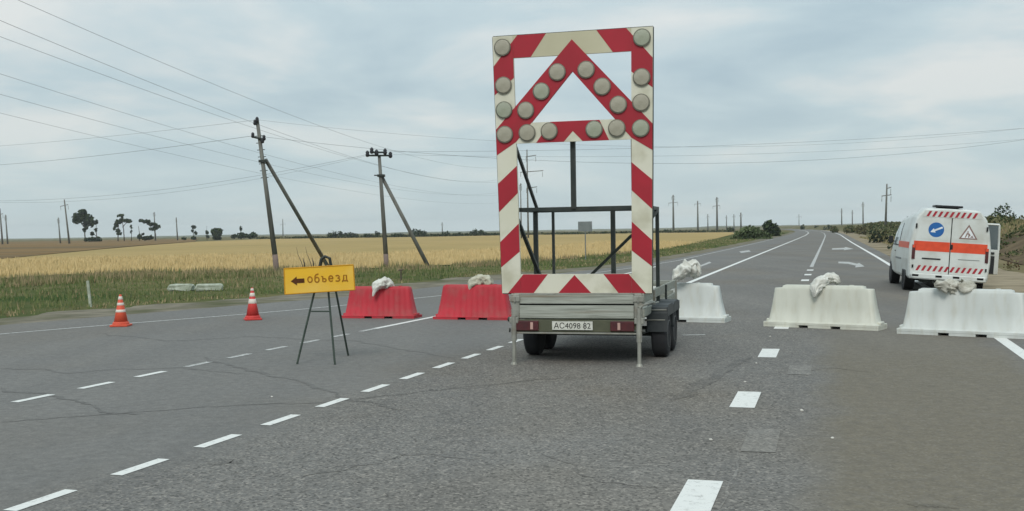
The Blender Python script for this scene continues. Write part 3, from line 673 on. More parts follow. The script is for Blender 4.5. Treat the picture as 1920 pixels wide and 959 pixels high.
bank_bush(1648, 440, 110, 34, 26, 'dark rounded shrub on the right bank left of the van')
bank_bush(1682, 448, 70, 30, 34, 'dark shrub just left of the white van cab', size=.12)
bank_bush(1566, 430, 260, 18, 14, 'olive shrub at the far left end of the right bank', ('leaf_olive', 'leaf_mid'), .25)
bank_bush(1590, 428, 240, 26, 17, 'olive scrub clump on the bank above the far road edge', ('leaf_olive', 'leaf_mid'), .25)
bank_bush(1616, 424, 210, 24, 18, 'yellow-olive clump on the bank left of the tall right pole', ('leaf_olive', 'leaf_olive'), .22)
bank_bush(1622, 415, 212, 5, 22, 'thin upright dark sapling on the bank', ('leaf_dark', 'leaf_olive'), .18)
bank_bush(1634, 415, 214, 6, 24, 'second upright sapling on the bank, nearest the tall right pole', ('leaf_mid', 'leaf_olive'), .18)
bank_bush(1898, 490, 42, 26, 24, 'reddish-brown dry shrub at the right edge behind the van', ('leaf_brown', 'leaf_olive'), .06, 60)
p = at(1880, 400, 120); uq, vq = UV(p.x, p.y)
tree(1880, 120, 'dark leafy tree on the bank behind the open van door', [(-8, 18, 12, 12), (6, 20, 14, 14), (-22, 6, 10, 10), (0, 6, 22, 9), (8, 32, 5, 6), (-4, 30, 4, 6), (20, 10, 8, 8)], [(0, -6, 0, 14, 1.5), (0, 6, 8, 24, .8)], size=.16, dens=30, mats=('leaf_dark', 'leaf_mid'), z=tz(uq, vq), group='trees on the right bank')
mb = MB()
for i in range(1500):
    u = random.uniform(85, 330); v = random.uniform(8.5, 15); q = R_(u, v, tz(u, v + bend(u))); sc_ = .35 + .35 * random.random()
    leaf_cloud(mb, [(q.x, q.y, q.z + .12, sc_, sc_, .3 * (1 + u / 250))], .10 + u * .0006, 14)
for i in range(900):
    u = random.uniform(24, 95); v = random.uniform(8.2, 15); q = R_(u, v, tz(u, v + bend(u)))
    if noise.noise(Vector((u * .15, v * .3, 7))) < -.05: continue
    leaf_cloud(mb, [(q.x, q.y, q.z + .06, .35, .35, .13 + .1 * random.random())], .05 + u * .0006, 60)
s_ = mb.build('bank_scrub', ['leaf_olive', 'leaf_mid'], fix=False); tag(s_, 'low olive scrub covering the bank right of the road', kind='stuff')
# dry weeds standing by the field
for (x, lab) in ((571, 'dark dry weed stalk above the detour sign, left one'), (588, 'dark dry weed stalk above the detour sign, right one')):
    q = at(x, 500, 36); mb = MB()
    mb.path([(0, 0, 0), (-.02, 0, .45), (-.10, .02, .75), (-.22, .03, 1.05), (-.27, .03, 1.3)], [.012, .014, .012, .008, .004], 5)
    mb.path([(-.03, 0, .5), (.0, 0, .72), (-.05, .0, .93)], [.018, .026, .006], 5)
    o = mb.build('dry_weed', 'bark', loc=(q.x, 36, -.03), smooth=True); tag(o, lab, 'weed', 'dry weed stalks')

# ------------------------------------------------------------------ poles and wires
def leaning_pole(px0, py0, pxt, pyt, label, strut, arms, name='utility_pole'):
    b = g(px0, py0); tp = at(pxt, pyt, b.y); k = b.y / F
    t = thing(name, label, 'utility pole', b, 0, 'braced utility poles beside the wheat field'); T = tp - b
    mb = MB(); mb.tube((0, 0, -.3), T * .12, .125, .12, 10); mb.build('pole_foot', 'pole_base', t, smooth=True)
    mb = MB(); mb.tube(T * .12, T, .115, .075, 10); mb.build('pole', 'pole_wood', t, smooth=True)
    sa = at(strut[0], strut[1], b.y + .15) - b; sb = g(strut[2], strut[3]) - b; d = (sb - sa).normalized()
    mb = MB(); mb.tube(sa - d * .1, sb + d * .3, .085, .10, 10); mb.build('brace', 'pole_wood', t, smooth=True)
    mb = MB(); q = T * ((sa.z) / T.z); mb.bbox((q.x + .03, q.y, q.z), (.36, .3, .12)); mb.build('clamp', 'steel_dark', t)
    ends = []
    for (ax0, ay0, ax1, ay1) in arms:
        a = at(ax0, ay0, b.y - .12) - b; c = at(ax1, ay1, b.y - .12) - b; mb = MB(); mb.tube(a, c, .045, n=6); mb.build('crossarm', 'steel_dark', t)
    return t, b, T
t1, b1, T1_ = leaning_pole(520, 512, 482, 224, 'tall leaning braced pole behind the yellow detour sign', (500, 303, 616, 502), [(474, 257, 495, 262)])
def insul(t, b, px_, py_, Y=None, s=1.0):
    q = at(px_, py_, (Y or b.y) - .12) - b; mb = MB(); mb.lathe([(.02 * s, -.12 * s), (.06 * s, -.1 * s), (.085 * s, -.03 * s), (.06 * s, .02 * s), (.08 * s, .06 * s), (.03 * s, .13 * s)], q, n=10); mb.build('insulator', 'insulator', t, smooth=True)
for q in ((474, 254), (495, 259), (482, 225), (478, 230), (492, 264)): insul(t1, b1, *q)
for i in range(7):
    f = .62 + i * .045; q = T1_ * f; mb = MB(); mb.tube(q + Vector((-.17, -.02, 0)), q + Vector((.17, -.02, .02)), .018, n=5); mb.build('step_iron', 'steel_dark', t1)
t2, b2, T2_ = leaning_pole(725, 502, 711, 291, 'shorter braced pole with wide insulator crossarm between the detour sign and the arrow board', (715, 330, 803, 500), [(688, 292, 733, 292), (698, 286, 722, 286)])
for q in ((689, 289), (697, 283), (706, 287), (722, 285), (732, 291)): insul(t2, b2, *q, s=1.25)
mb = MB(); q = T2_ * .82; mb.tube(q + Vector((-.3, -.1, 0)), q + Vector((.1, -.1, 0)), .03, n=5); mb.build('bracket', 'steel_dark', t2)

def hv_pole(px_, pyt, Y, label, arms, lean=0.0, r=.17, zb=0.0, group='power poles on the horizon', m='pole_wood'):
    top = at(px_, pyt, Y); b = Vector((top.x, Y, zb)); Hh = top.z - zb
    t = thing('power_pole', label, 'power pole', b, 0, group, ry=-lean if lean else 0)
    k = Y / F; mb = MB(); mb.tube((0, 0, -.2), (0, 0, Hh), r * 1.25, r * .75, 8); mb.build('pole', m, t, smooth=True)
    for (zf, l_, r_) in arms:
        mb = MB(); mb.tube((-l_ * k, 0, Hh - zf * k), (r_ * k, 0, Hh - zf * k + .3), .09, n=5)
        for e in (-l_ * k, r_ * k): mb.tube((e * .95, 0, Hh - zf * k), (e * .95, 0, Hh - zf * k - 1.1), .05, n=5)
        mb.build('crossarm', m, t)
    return t, b, Hh
std = [(8, 6, 6)]
hv_pole(988, 281, 240, 'tall power pylon with long crossarms seen through the arrow board', [(13, 2, 17), (42, 13, 30), (72, 2, 18)], r=.16)
hv_pole(976, 344, 230, 'thin pole just left of the pylon inside the arrow board', [(4, 2, 2)], r=.12)
hv_pole(1262, 366, 420, 'first far power pole right of the arrow board', [(15, 9, 9), (4, 3, 3)], r=.35)
hv_pole(1308, 377, 520, 'second far power pole right of the arrow board', [(6, 6, 6)], r=.38)
hv_pole(1327, 402, 800, 'faint small pole between the second and third far poles', [(5, 3, 3)], r=.4)
hv_pole(1344, 370, 420, 'third far power pole right of the arrow board', [(17, 8, 6), (4, 3, 3)], r=.36)
hv_pole(1376, 402, 800, 'faint pole left of the short dark pole near the green bush', [(4, 3, 3)], r=.38)
hv_pole(1389, 399, 600, 'short dark pole above the large green bush', [(5, 3, 3)], r=.45)
hv_pole(1362, 404, 850, 'faintest small pole right of the third far pole', [(4, 2, 2)], r=.36)
hv_pole(1498, 402, 1000, 'faint mast above the far end of the road', [(5, 5, 5)], r=.3)
hv_pole(1578, 391, 700, 'faint pole on the right, leftmost of three close ones', [(5, 2, 2)], r=.4)
hv_pole(1598, 394, 720, 'faint pole on the right, middle of three close ones', [(5, 2, 2)], r=.36)
hv_pole(1618, 379, 560, 'faint pole on the right, tallest of three close ones', [(5, 3, 3)], r=.36)
hv_pole(1660, 345, 210, 'tall dark power pole standing left of the white van', [(23, 9, 9), (9, 1, 8)], lean=-.04, r=.19, zb=1.9)
hv_pole(128, 374, 300, 'tall pole with crossarm left of the round-crowned tree', [(12, 9, 6)], lean=.09, r=.24)
hv_pole(112, 408, 330, 'short pole left of the tall leftmost crossarm pole', [(4, 2, 2)], lean=.06, r=.2)
hv_pole(3, 391, 320, 'pole with crossarm at the left edge of the view', [(12, 5, 5)], lean=.05, r=.24)
hv_pole(13, 403, 340, 'shorter pole second from the left edge', [(4, 2, 2)], lean=.05, r=.22)
hv_pole(290, 398, 420, 'thin pole rising behind the wind-swept tree', [(3, 2, 2)], lean=.02, r=.22)
hv_pole(332, 408, 420, 'lone short pole between the wind-swept tree and the round bush', [(3, 1, 1)], lean=.04, r=.24)
hv_pole(530, 411, 900, 'faint lattice-like mast just right of the tall leaning pole', [(10, 5, 5)], r=.4)
hv_pole(829, 417, 700, 'faint thin mast behind the bushes left of the arrow board', [(4, 2, 2)], r=.3)

def wire(A, B, sag, label, r=.014, n=40, group=None):
    pts = []
    for i in range(n + 1):
        s = i / n; p = A.lerp(B, s); pts.append(p - Vector((0, 0, 4 * sag * s * (1 - s))))
    mb = MB(); mb.path(pts, r * .38, 4); o = mb.build('power_line', 'wire', fix=False); return tag(o, label, 'wire', group)
Y1 = b1.y
# pole 1 line: to the left, and to the right across the road
wire(at(482, 225, Y1), at(-260, 285, 95), .35, 'upper wire running from the tall leaning pole to the left edge')
wire(at(474, 255, Y1), at(-260, 317, 95), .5, 'lower wire running from the tall leaning pole to the left edge', .02)
wire(at(482, 225, Y1), at(2300, 178, 62), 2.0, 'topmost wire crossing from the tall leaning pole to the right edge', .010)
wire(at(495, 257, Y1), at(2300, 188, 62), 2.25, 'second wire crossing from the tall leaning pole to the right edge', .015)
wire(at(722, 285, b2.y), at(2300, 205, 64), .62, 'third wire down crossing the sky right of the arrow board', .014)
wire(at(733, 290, b2.y), at(2300, 222, 64), .85, 'lowest wire crossing the sky right of the arrow board', .011)
wire(at(689, 290, b2.y), at(-260, 362, 80), 1.3, 'wire running from the shorter braced pole to the left edge', .015)
wire(at(706, 288, b2.y), at(-260, 352, 80), 1.7, 'second wire from the shorter braced pole to the left edge', .012)

# high line coming from overhead on the left to the pylon behind the arrow board
for (xa, ya, Ya, xb, yb, sg, lab, r) in ((-150, -82, 34, 1004, 296, 4.2, 'topmost of the long wires descending from the upper left corner', .022), (-150, -25, 34, 975, 323, 3.9, 'second long wire descending from the upper left', .022), (-150, 12, 36, 1010, 323, 3.9, 'third long wire descending from the upper left', .020),
                                  (-150, 90, 40, 1004, 352, 3.4, 'fourth long wire descending from the left edge', .018), (-150, 135, 42, 975, 352, 3.0, 'fifth long wire descending from the left edge', .018), (-150, 175, 44, 988, 372, 2.6, 'lowest long wire descending from the left edge', .016)):
    wire(at(xa, ya, Ya), at(xb, yb, 236), sg, lab, r)

# ------------------------------------------------------------------ small roadside things
q = g(170, 575); mb = MB(); mb.box((0, 0, .32), (.06, .04, .7)); o = mb.build('marker_post', 'concrete_pale', loc=(q.x, q.y, -.03)); o.rotation_euler = (0, -.09, 0); tag(o, 'thin pale marker post leaning in the green verge', 'post')
for (x, w_, lab) in ((341, .72, 'pale broken concrete block in the grass, left one'), (392, .80, 'pale flat concrete block in the grass, right one')):
    q = g(x, 545); mb = MB(); mb.bbox((0, 0, .10), (w_, .4, .22), .04)
    for i, v_ in enumerate(mb.v): mb.v[i] = tuple(Vector(v_) + Vector((noise.noise(Vector(v_) * 7), noise.noise(Vector(v_) * 5 + Vector((3, 0, 0))), noise.noise(Vector(v_) * 6 + Vector((0, 5, 0))))) * .09)
    o = mb.build('concrete_block', 'concrete_pale', loc=(q.x, q.y, 0)); o.rotation_euler = (0, .03, .2 if w_ > .75 else -.2); tag(o, lab, 'block')
q = g(752, 526); mb = MB(); mb.tube((0, 0, -.05), (0, 0, .38), .03, n=6); mb.tube((-.09, 0, .36), (.09, 0, .38), .025, n=6); o = mb.build('short_stake', 'bark', loc=(q.x, q.y, 0)); tag(o, 'short brown stake in the verge behind the left red barrier', 'stake')
q = g(1098, 487); t = thing('road_sign', 'grey back of a road sign on a thin post beyond the trailer', 'road sign', q, -.2)
mb = MB(); mb.tube((0, 0, -.1), (0, 0, 2.1), .03, n=8); mb.build('post', 'grey_metal', t)
mb = MB(); mb.bbox((0, -.045, 1.88), (.80, .02, .56), .01); mb.build('sign_panel', 'grey_metal', t)
mb = MB(); mb.box((0, -.02, 2.02), (.7, .025, .03)); mb.box((0, -.02, 1.74), (.7, .025, .03)); mb.build('bracket', 'steel_dark', t)
for (x, y, s, lab) in ((1333, 826, 0.0154, 'white pebble on the road left of the middle lane dash'), (1397, 717, 0.0132, 'white pebble just below the far lane dash'), (1418, 682, 0.0138, 'white pebble beside the far lane dash'), (1504, 771, 0.0154, 'pale pebble on the road right of the middle lane dash'), (1561, 823, 0.0121, 'tiny pale pebble on the brownish lane'), (510, 745, 0.0132, 'white pebble between the two dashed lines on the left'), (1444, 632, 0.0154, 'pale crumb just below the middle white barrier')):
    q = g(x, y); mb = MB(); mb.lathe([(.2 * s, 0), (1.0 * s, .15 * s), (1.1 * s, .5 * s), (.7 * s, 1.0 * s), (.1 * s, 1.15 * s)], n=7)
    for i, v_ in enumerate(mb.v): mb.v[i] = tuple(Vector(v_) * (1 + .35 * noise.noise(Vector(v_) * 40 + Vector((x, y, 0)))))
    o = mb.build('pebble', 'stone', loc=q); tag(o, lab, 'pebble', 'pale pebbles on the asphalt')

# ------------------------------------------------------------------ cones
def cone(px_, py_, Hc, label, m, bands):
    q = g(px_, py_); t = thing('traffic_cone', label, 'traffic cone', q, random.uniform(-.5, .5), 'traffic cones')
    mb = MB(); mb.bbox((0, 0, .02), (.33, .33, .04), .012); mb.lathe([(.155, .04), (.15, .07), (.135, .09)], n=20); mb.build('base', m, t)
    rad = lambda z: .128 + (.022 - .128) * (z - .09) / (Hc - .09)
    mb = MB(); mb.lathe([(rad(.085), .085), (rad(Hc * .5), Hc * .5), (rad(Hc), Hc), (rad(Hc) * .6, Hc + .006)], n=24); mb.build('cone_body', m, t, smooth=True)
    for (a, b) in bands:
        mb = MB(); mb.lathe([(rad(a) + .001, a), (rad(a) + .004, a + .003), (rad(b) + .004, b - .003), (rad(b) + .001, b)], n=24, cap=False); mb.build('reflective_band', 'cone_white', t, smooth=True)
cone(227, 612, .60, 'orange traffic cone standing farther left, with narrow white bands', 'cone_orange', [(.27, .32), (.40, .45), (.51, .57)])
cone(474, 600, .64, 'red-orange traffic cone nearer the detour sign, with wide white bands', 'cone_red', [(.33, .42), (.47, .54), (.585, .63)])

# ------------------------------------------------------------------ detour sign on its trestle
A_, B_, C_ = g(557, 683), g(628, 684), g(653, 667)
base = (A_ + B_ + C_) / 3; apex = at(610, 486, 14.05)
t = thing('detour_sign', 'yellow detour board with left arrow on dark steel trestle legs', 'detour sign', base, 0)
for P_, ap in ((A_, apex + Vector((-.045, 0, -.02))), (B_, apex + Vector((.0, .02, -.02))), (C_, apex + Vector((.055, .03, -.02)))):
    mb = MB(); mb.tube(P_ - base, ap - base, .014, n=8); mb.build('leg', 'steel_green', t)
mb = MB(); mb.tube((A_ - base).lerp(apex - base, .50), (B_ - base).lerp(apex - base, .50), .010, n=6); mb.build('crossbar', 'steel_green', t)
mb = MB(); ap = apex - base
mb.path([ap + Vector((-.085, -.02, -.14)), ap + Vector((-.05, -.02, .0)), ap + Vector((.0, -.02, .035)), ap + Vector((.06, -.02, .01)), ap + Vector((.085, -.02, -.14))], .02, 8)
mb.build('hinge_bracket', 'steel_dark', t)
c0 = at(598.5, 524.5, 13.87) - base
bd = bpy.data.objects.new('sign_board', None)
mb = MB(); mb.prism([(-.462, -.17), (.462, -.155), (.458, .17), (-.456, .165)], 0, .025); bd = mb.build('sign_board', 'sign_yellow', t, loc=c0); bd.rotation_euler = (0, -.036, -.06)
mb = MB()
for a, b in (((-.462, -.17), (.462, -.155)), ((.462, -.155), (.458, .17)), ((.458, .17), (-.456, .165)), ((-.456, .165), (-.462, -.17))): mb.tube((a[0], .0, a[1]), (b[0], .0, b[1]), .008, n=5)
mb.build('board_rim', 'sign_edge', bd)
mb = MB(); mb.add([(x, -.004, z) for x, z in ((-.375, -.005), (-.295, .055), (-.295, .025), (-.195, .025), (-.195, -.032), (-.295, -.032), (-.295, -.062))], [(0, 1, 6), (1, 2, 5, 6), (2, 3, 4, 5)]); mb.build('arrow_print', 'arrow_brown', bd)
def arcp(cx, cz, rx, rz, a0, a1, n=14): return [(cx + rx * math.cos(math.radians(a0 + (a1 - a0) * k / n)), cz + rz * math.sin(math.radians(a0 + (a1 - a0) * k / n))) for k in range(n + 1)]
GL = {'о': [arcp(.5, .5, .42, .44, 0, 360, 20)],
      'б': [arcp(.5, .42, .40, .40, 0, 360, 20), [(.12, .45), (.14, .95), (.35, 1.22), (.85, 1.34)]],
      'ъ': [[(.0, .92), (.28, .92), (.28, .06), (.6, .06)] + arcp(.6, .3, .3, .24, -90, 90, 10) + [(.28, .54)]],
      'е': [[(.10, .5), (.88, .5)] + arcp(.5, .5, .40, .44, 5, 320, 18)],
      'з': [arcp(.42, .72, .36, .22, 150, -90, 12), arcp(.42, .28, .42, .24, 90, -150, 12)],
      'д': [[(.0, -.14), (.0, .06), (1.0, .06), (1.0, -.14)], [(.14, .06), (.26, .4), (.30, .92), (.82, .92), (.82, .06)]]}
lx0 = -.155; lw, lh, gapx = .068, .082, .024
for ch in 'объезд':
    mb = MB(); th = .0085
    for st in GL[ch]:
        P = [Vector((lx0 + a * lw, 0, -.035 + b * lh)) for a, b in st]; q0 = []
        for i, p in enumerate(P):
            d = (P[min(i + 1, len(P) - 1)] - P[max(i - 1, 0)]).normalized(); n_ = Vector((-d.z, 0, d.x)) * th; q0 += [p + n_, p - n_]
        mb.add([(p.x, -.004 - .0002 * (len(mb.v) > 0), p.z) for p in q0], [(2 * i, 2 * i + 1, 2 * i + 3, 2 * i + 2) for i in range(len(P) - 1)])
    mb.build('letter', 'letter_brown', bd, fix=False); lx0 += lw + gapx

# ------------------------------------------------------------------ water-filled barriers
def barrier(P, Q, hgt, label, m, group, notch=0.0, flute=.003, per=.21, foot=.085, top_in=.13):
    """P, Q: ground points at the bottom corners nearest the viewer"""
    d = (Q - P); Ln = d.length; yaw = math.atan2(d.y, d.x); mid = (P + Q) / 2; n_ = Vector((-d.y, d.x, 0)).normalized(); mid += n_ * .24
    t = thing('road_barrier', label, 'barrier', mid, yaw, group)
    hl = Ln / 2; mb = MB()
    # flange with fork openings
    segs = [(-hl, -hl * .36), (-hl * .20, hl * .20), (hl * .36, hl)] if Ln > 1.7 else [(-hl, -hl * .34), (-hl * .14, hl * .2), (hl * .42, hl)]
    for a, b in segs: mb.bbox(((a + b) / 2, 0, .02), (b - a - .005, .47, .04), .001)
    mb.bbox((0, 0, .04 + (foot - .04) / 2 + .001), (Ln, .474, foot - .04), .004)
    mb.build('base_flange', m, t)
    # fluted tapering tank
    NX = 72; rings = []; S_ = top_in
    levels = [(foot - .01, 0, 0), (foot + .03, .04, .04), (hgt * .5, .04 + S_ * .5, .075), (hgt * .84, .04 + S_ * .86, .11), (hgt * .925, .04 + S_ * .95, .118)]
    if notch: levels += [(hgt * .935, .045 + S_ * .96, .12), (hgt * .945, .045 + S_ + notch, .125), (hgt * .99, .05 + S_ + notch, .13), (hgt, .062 + S_ + notch, .14)]
    else: levels += [(hgt * .985, .045 + S_, .13), (hgt, .06 + S_, .145)]
    mb = MB(); nl = 0
    for li, (z, ix, iy) in enumerate(levels):
        hx = hl - .03 - ix; hy = .225 - iy; ring = []
        amp = flute if 1 <= li <= 2 else (flute * .7 if li == 3 else 0)
        for s_ in (1, -1):
            for i in range(NX):
                x = -hx + 2 * hx * i / (NX - 1); x *= s_ * -1 * -1 if s_ == 1 else -1
                e = min(1, (hx - abs(x)) / .05 + .15)
                rb = amp * (math.tanh(3 * math.sin(x * 2 * math.pi / per)))
                y = -s_ * (hy * (.8 + .2 * min(1, e)) + rb * min(1, e))
                ring.append((x, y, z + .006 * noise.noise(Vector((x * 3, s_, z)))))
        rings.append(ring)
    nr = len(rings[0]); vs = [p for r in rings for p in r]
    fs = [(k * nr + i, k * nr + (i + 1) % nr, (k + 1) * nr + (i + 1) % nr, (k + 1) * nr + i) for k in range(len(rings) - 1) for i in range(nr)]
    b0 = (len(rings) - 1) * nr
    fs += [(b0 + i, b0 + i + 1, b0 + nr - 2 - i, b0 + nr - 1 - i) for i in range(NX - 1)]
    mb.add(vs, fs); mb.build('tank', m, t, smooth=True)
    hx = hl - .03 - levels[-1][1]
    mb = MB(); mb.bbox((0, 0, hgt + .001), (2 * hx - .04, .12, .012), .004); mb.build('top_rib', m, t)
    mb = MB(); mb.lathe([(.04, 0), (.04, .008), (.03, .011)], (hx * .7, 0, hgt + .006), n=12); mb.build('filler_cap', m, t)
    for s_ in (-1, 1):
        mb = MB(); mb.bbox((s_ * (hl - .035), 0, foot + .02), (.07, .2, .045), .01); mb.build('coupling_lug', m, t)
    return t, mid, yaw
GB = g
barrier(GB(638, 597), GB(776, 598), .62, 'red plastic barrier partly behind the detour sign', 'plastic_red', 'red plastic barriers', flute=.009, per=.115, foot=.05, top_in=.09)
barrier(GB(811, 599), GB(956, 601), .66, 'red plastic barrier between the other red one and the trailer', 'plastic_red', 'red plastic barriers', flute=.009, per=.115, foot=.05, top_in=.10)
barrier(GB(1140, 601), GB(1359, 606), .69, 'white plastic barrier partly hidden behind the trailer wheels', 'plastic_white', 'white plastic barriers', notch=.11, top_in=.10)
barrier(GB(1431, 612), GB(1647, 621), .70, 'cream-white plastic barrier standing alone across the middle lane', 'plastic_cream', 'white plastic barriers', notch=.12, top_in=.09)
barrier(GB(1681, 626), GB(1935, 637), .70, 'white plastic barrier at the right edge in front of the van', 'plastic_white', 'white plastic barriers', notch=.12, top_in=.09)

RS = 1.42
def sandbag(spine, radii, label, m, flat=.75, seed=0, amp=.022):
    pts = [Vector(p) for p in spine]; NS, NC = 46, 30
    def cat(i, s, arr):
        p0, p1, p2, p3 = arr[max(i - 1, 0)], arr[i], arr[i + 1], arr[min(i + 2, len(arr) - 1)]
        return .5 * ((2 * p1) + (p2 - p0) * s + (2 * p0 - 5 * p1 + 4 * p2 - p3) * s * s + (3 * p1 - p0 - 3 * p2 + p3) * s ** 3)
    c = sum(pts, Vector()) / len(pts); vs = []
    for k in range(NS + 1):
        tt = k / NS * (len(pts) - 1); i = min(int(tt), len(pts) - 2); s = tt - i
        p = cat(i, s, pts); r = max(.006, cat(i, s, radii)) * RS; t2_ = min(tt + .02, len(pts) - 1); i2 = min(int(t2_), len(pts) - 2); p2 = cat(i2, t2_ - i2, pts); d = p2 - p
        if k == NS: d = dl
        dl = d; d = d.normalized()
        a = d.cross(Vector((0, 1, .05))).normalized(); b = d.cross(a)
        for j in range(NC):
            th = 2 * math.pi * j / NC
            w = noise.noise(Vector((math.cos(th) * 1.5, math.sin(th) * 1.5, k * .13 + seed * 7))) * amp * 1.6
            fold = -abs(noise.noise(Vector((math.cos(th) * 3.2 + seed, math.sin(th) * 3.2, k * .17)))) * amp * 3.0
            rr = r * (1 + (w + fold) / .11)
            vs.append(p + a * math.cos(th) * rr * flat + b * math.sin(th) * rr)
    mb = MB(); fs = [(k * NC + j, k * NC + (j + 1) % NC, (k + 1) * NC + (j + 1) % NC, (k + 1) * NC + j) for k in range(NS) for j in range(NC)]
    fs += [tuple(range(NC))[::-1], tuple(range(NS * NC, (NS + 1) * NC))]
    mb.add([v - c for v in vs], fs); o = mb.build('sandbag', m, loc=c, smooth=True); return tag(o, label, 'sandbag', 'sandbags on the barriers')
def bagpts(lst, Y): return [at(x, y, Y + dy_) for x, y, dy_ in lst]
sandbag(bagpts([(699, 556, -.12), (703, 545, -.10), (708, 536, -.04), (718, 531, .03), (729, 533, .08), (740, 540, .14)], 21.25), [.012, .055, .10, .115, .10, .02], 'white sandbag draped over the left red barrier', 'bag_white', seed=1)
sandbag(bagpts([(880, 545, -.10), (885, 534, -.06), (893, 529, 0), (903, 525, .04), (914, 530, .08), (925, 539, .12)], 20.75), [.02, .09, .12, .11, .13, .03], 'beige sandbag slumped on the right red barrier', 'bag_beige', seed=2)
sandbag(bagpts([(1262, 528, 0), (1272, 518, 0), (1284, 508, .02), (1295, 502, .03), (1304, 495, .03), (1309, 512, .04), (1300, 522, .02)], 19.3), [.03, .12, .16, .15, .06, .07, .02], 'crumpled white sandbag behind the trailer corner on the partly hidden white barrier', 'bag_white', seed=3, amp=.035)
sandbag(bagpts([(1527, 558, -.22), (1529, 546, -.20), (1534, 534, -.12), (1545, 526, -.02), (1556, 522, .0), (1568, 526, .0), (1571, 534, .02)], 17.9), [.02, .07, .105, .09, .085, .07, .02], 'white sandbag hanging over the cream-white barrier', 'bag_white', seed=4, amp=.03)
sandbag(bagpts([(1752, 536, -.05), (1762, 534, -.08), (1778, 537, -.06), (1793, 540, -.04), (1806, 543, -.08), (1818, 539, -.05), (1828, 549, -.08)], 16.35), [.03, .10, .12, .10, .125, .11, .02], 'long grey-white sandbag lying on the rightmost white barrier', 'bag_grey', seed=5, amp=.04)
sandbag(bagpts([(1790, 548, -.10), (1800, 555, -.14), (1812, 562, -.16)], 16.45), [.05, .04, .006], 'loose pointed sack end hanging from the long grey sandbag', 'bag_grey', seed=6)

# ------------------------------------------------------------------ trailer (local x right, y forward, z up)
TY = -.262
TR = Vector((.80, 13.42, 0))
tr = thing('trailer', 'weathered two-axle flatbed trailer with wooden tailboard carrying the arrow board', 'trailer', TR, TY)
BL, BW, Z0, Z1 = 3.6, 1.68, .58, .885
for (z, hgt) in ((.665, .165), (.825, .115)):
    mb = MB(); mb.bbox((-.01, .0, z), (BW - .20, .03, hgt), .006); o = mb.build('plank', 'plank', tr)
mb = MB(); mb.bbox((-.01, .02, .755), (BW - .18, .02, .02), .004); mb.build('plank_gap_strip', 'gap_dark', tr)
for s_ in (-1, 1):
    mb = MB(); mb.bbox((s_ * (BW / 2 - .055), -.004, .735), (.10, .05, .31), .008); o = mb.build('corner_post', 'galv', tr)
    mb = MB(); mb.bbox((s_ * (BW / 2 - .05), -.035, .83), (.13, .02, .07), .006); mb.tube((s_ * (BW / 2 - .05), -.05, .86), (s_ * (BW / 2 - .05), -.05, .79), .012, n=6); mb.build('latch', 'galv', o)
mb = MB(); mb.bbox((0, .03, .893), (BW - .04, .05, .016), .004); mb.build('tailboard_cap', 'galv', tr)
# side boards: upper and lower plank with stakes
for s_ in (-1, 1):
    for (z, hgt) in ((.835, .12), (.65, .10)):
        mb = MB(); mb.bbox((s_ * BW / 2, BL / 2, z), (.03, BL - .04, hgt), .006); mb.build('plank', 'plank', tr)
    for i in range(3):
        mb = MB(); mb.bbox((s_ * (BW / 2 + .025), .9 + i * 1.3, .73), (.03, .05, .33), .005); mb.build('stake', 'steel_dark' if i % 2 else 'galv', tr)
for (z, hgt) in ((.84, .085), (.665, .13)):
    mb = MB(); mb.bbox((0, BL, z), (BW - .06, .03, hgt), .006); mb.build('plank', 'plank', tr)
mb = MB(); mb.bbox((0, BL / 2, .585), (BW - .05, BL - .06, .03), .005); mb.build('deck', 'plank', tr)
# rear crossbeam with lights and plate
mb = MB(); mb.bbox((0, -.01, .49), (BW - .10, .06, .155), .006); beam = mb.build('rear_beam', 'olive_paint', tr)
mb = MB(); mb.bbox((0, -.02, .40), (BW - .10, .07, .022), .004); mb.build('beam_lip', 'galv', tr)
for s_ in (-1, 1):
    mb = MB(); mb.bbox((s_ * .61 - .02, -.055, .492), (.30, .035, .125), .01); o = mb.build('tail_light', 'tail_red', tr)
    mb = MB(); mb.bbox((s_ * .61 + (.045 if s_ < 0 else -.06), -.076, .492), (.035, .008, .09), .002); mb.build('reflector', 'reflector', o)
mb = MB(); mb.bbox((-.045, -.05, .497), (.52, .012, .115), .003); pl = mb.build('number_plate', 'plate_white', tr)
lettering('lettering', 'АС4098 82', .47, .075, 'ink', pl, (-.045, -.0585, .497))
mb = MB(); mb.box((-.045, -.0575, .5535), (.52, .001, .003)); mb.box((-.045, -.0575, .4405), (.52, .001, .003)); mb.box((.115, -.0575, .497), (.003, .001, .11)); mb.build('plate_border', 'ink', pl)
mb = MB()
for s_ in (-1, 1): mb.bbox((s_ * .55, BL / 2, .50), (.08, BL - .1, .10), .005)
for y in (.5, 1.05, 1.85, 2.6): mb.bbox((0, y, .48), (BW - .3, .06, .06), .005)
mb.path([(-.55, BL - .05, .46), (0, BL + 1.2, .46)], .04, 6); mb.path([(.55, BL - .05, .46), (0, BL + 1.2, .46)], .04, 6); mb.tube((0, BL + 1.15, .46), (0, BL + 1.5, .48), .045, n=8)
mb.build('chassis', 'steel_dark', tr)
mb = MB(); mb.tube((0, BL + 1.3, .46), (0, BL + 1.3, .0), .03, n=8); mb.build('jockey_stand', 'galv', tr)
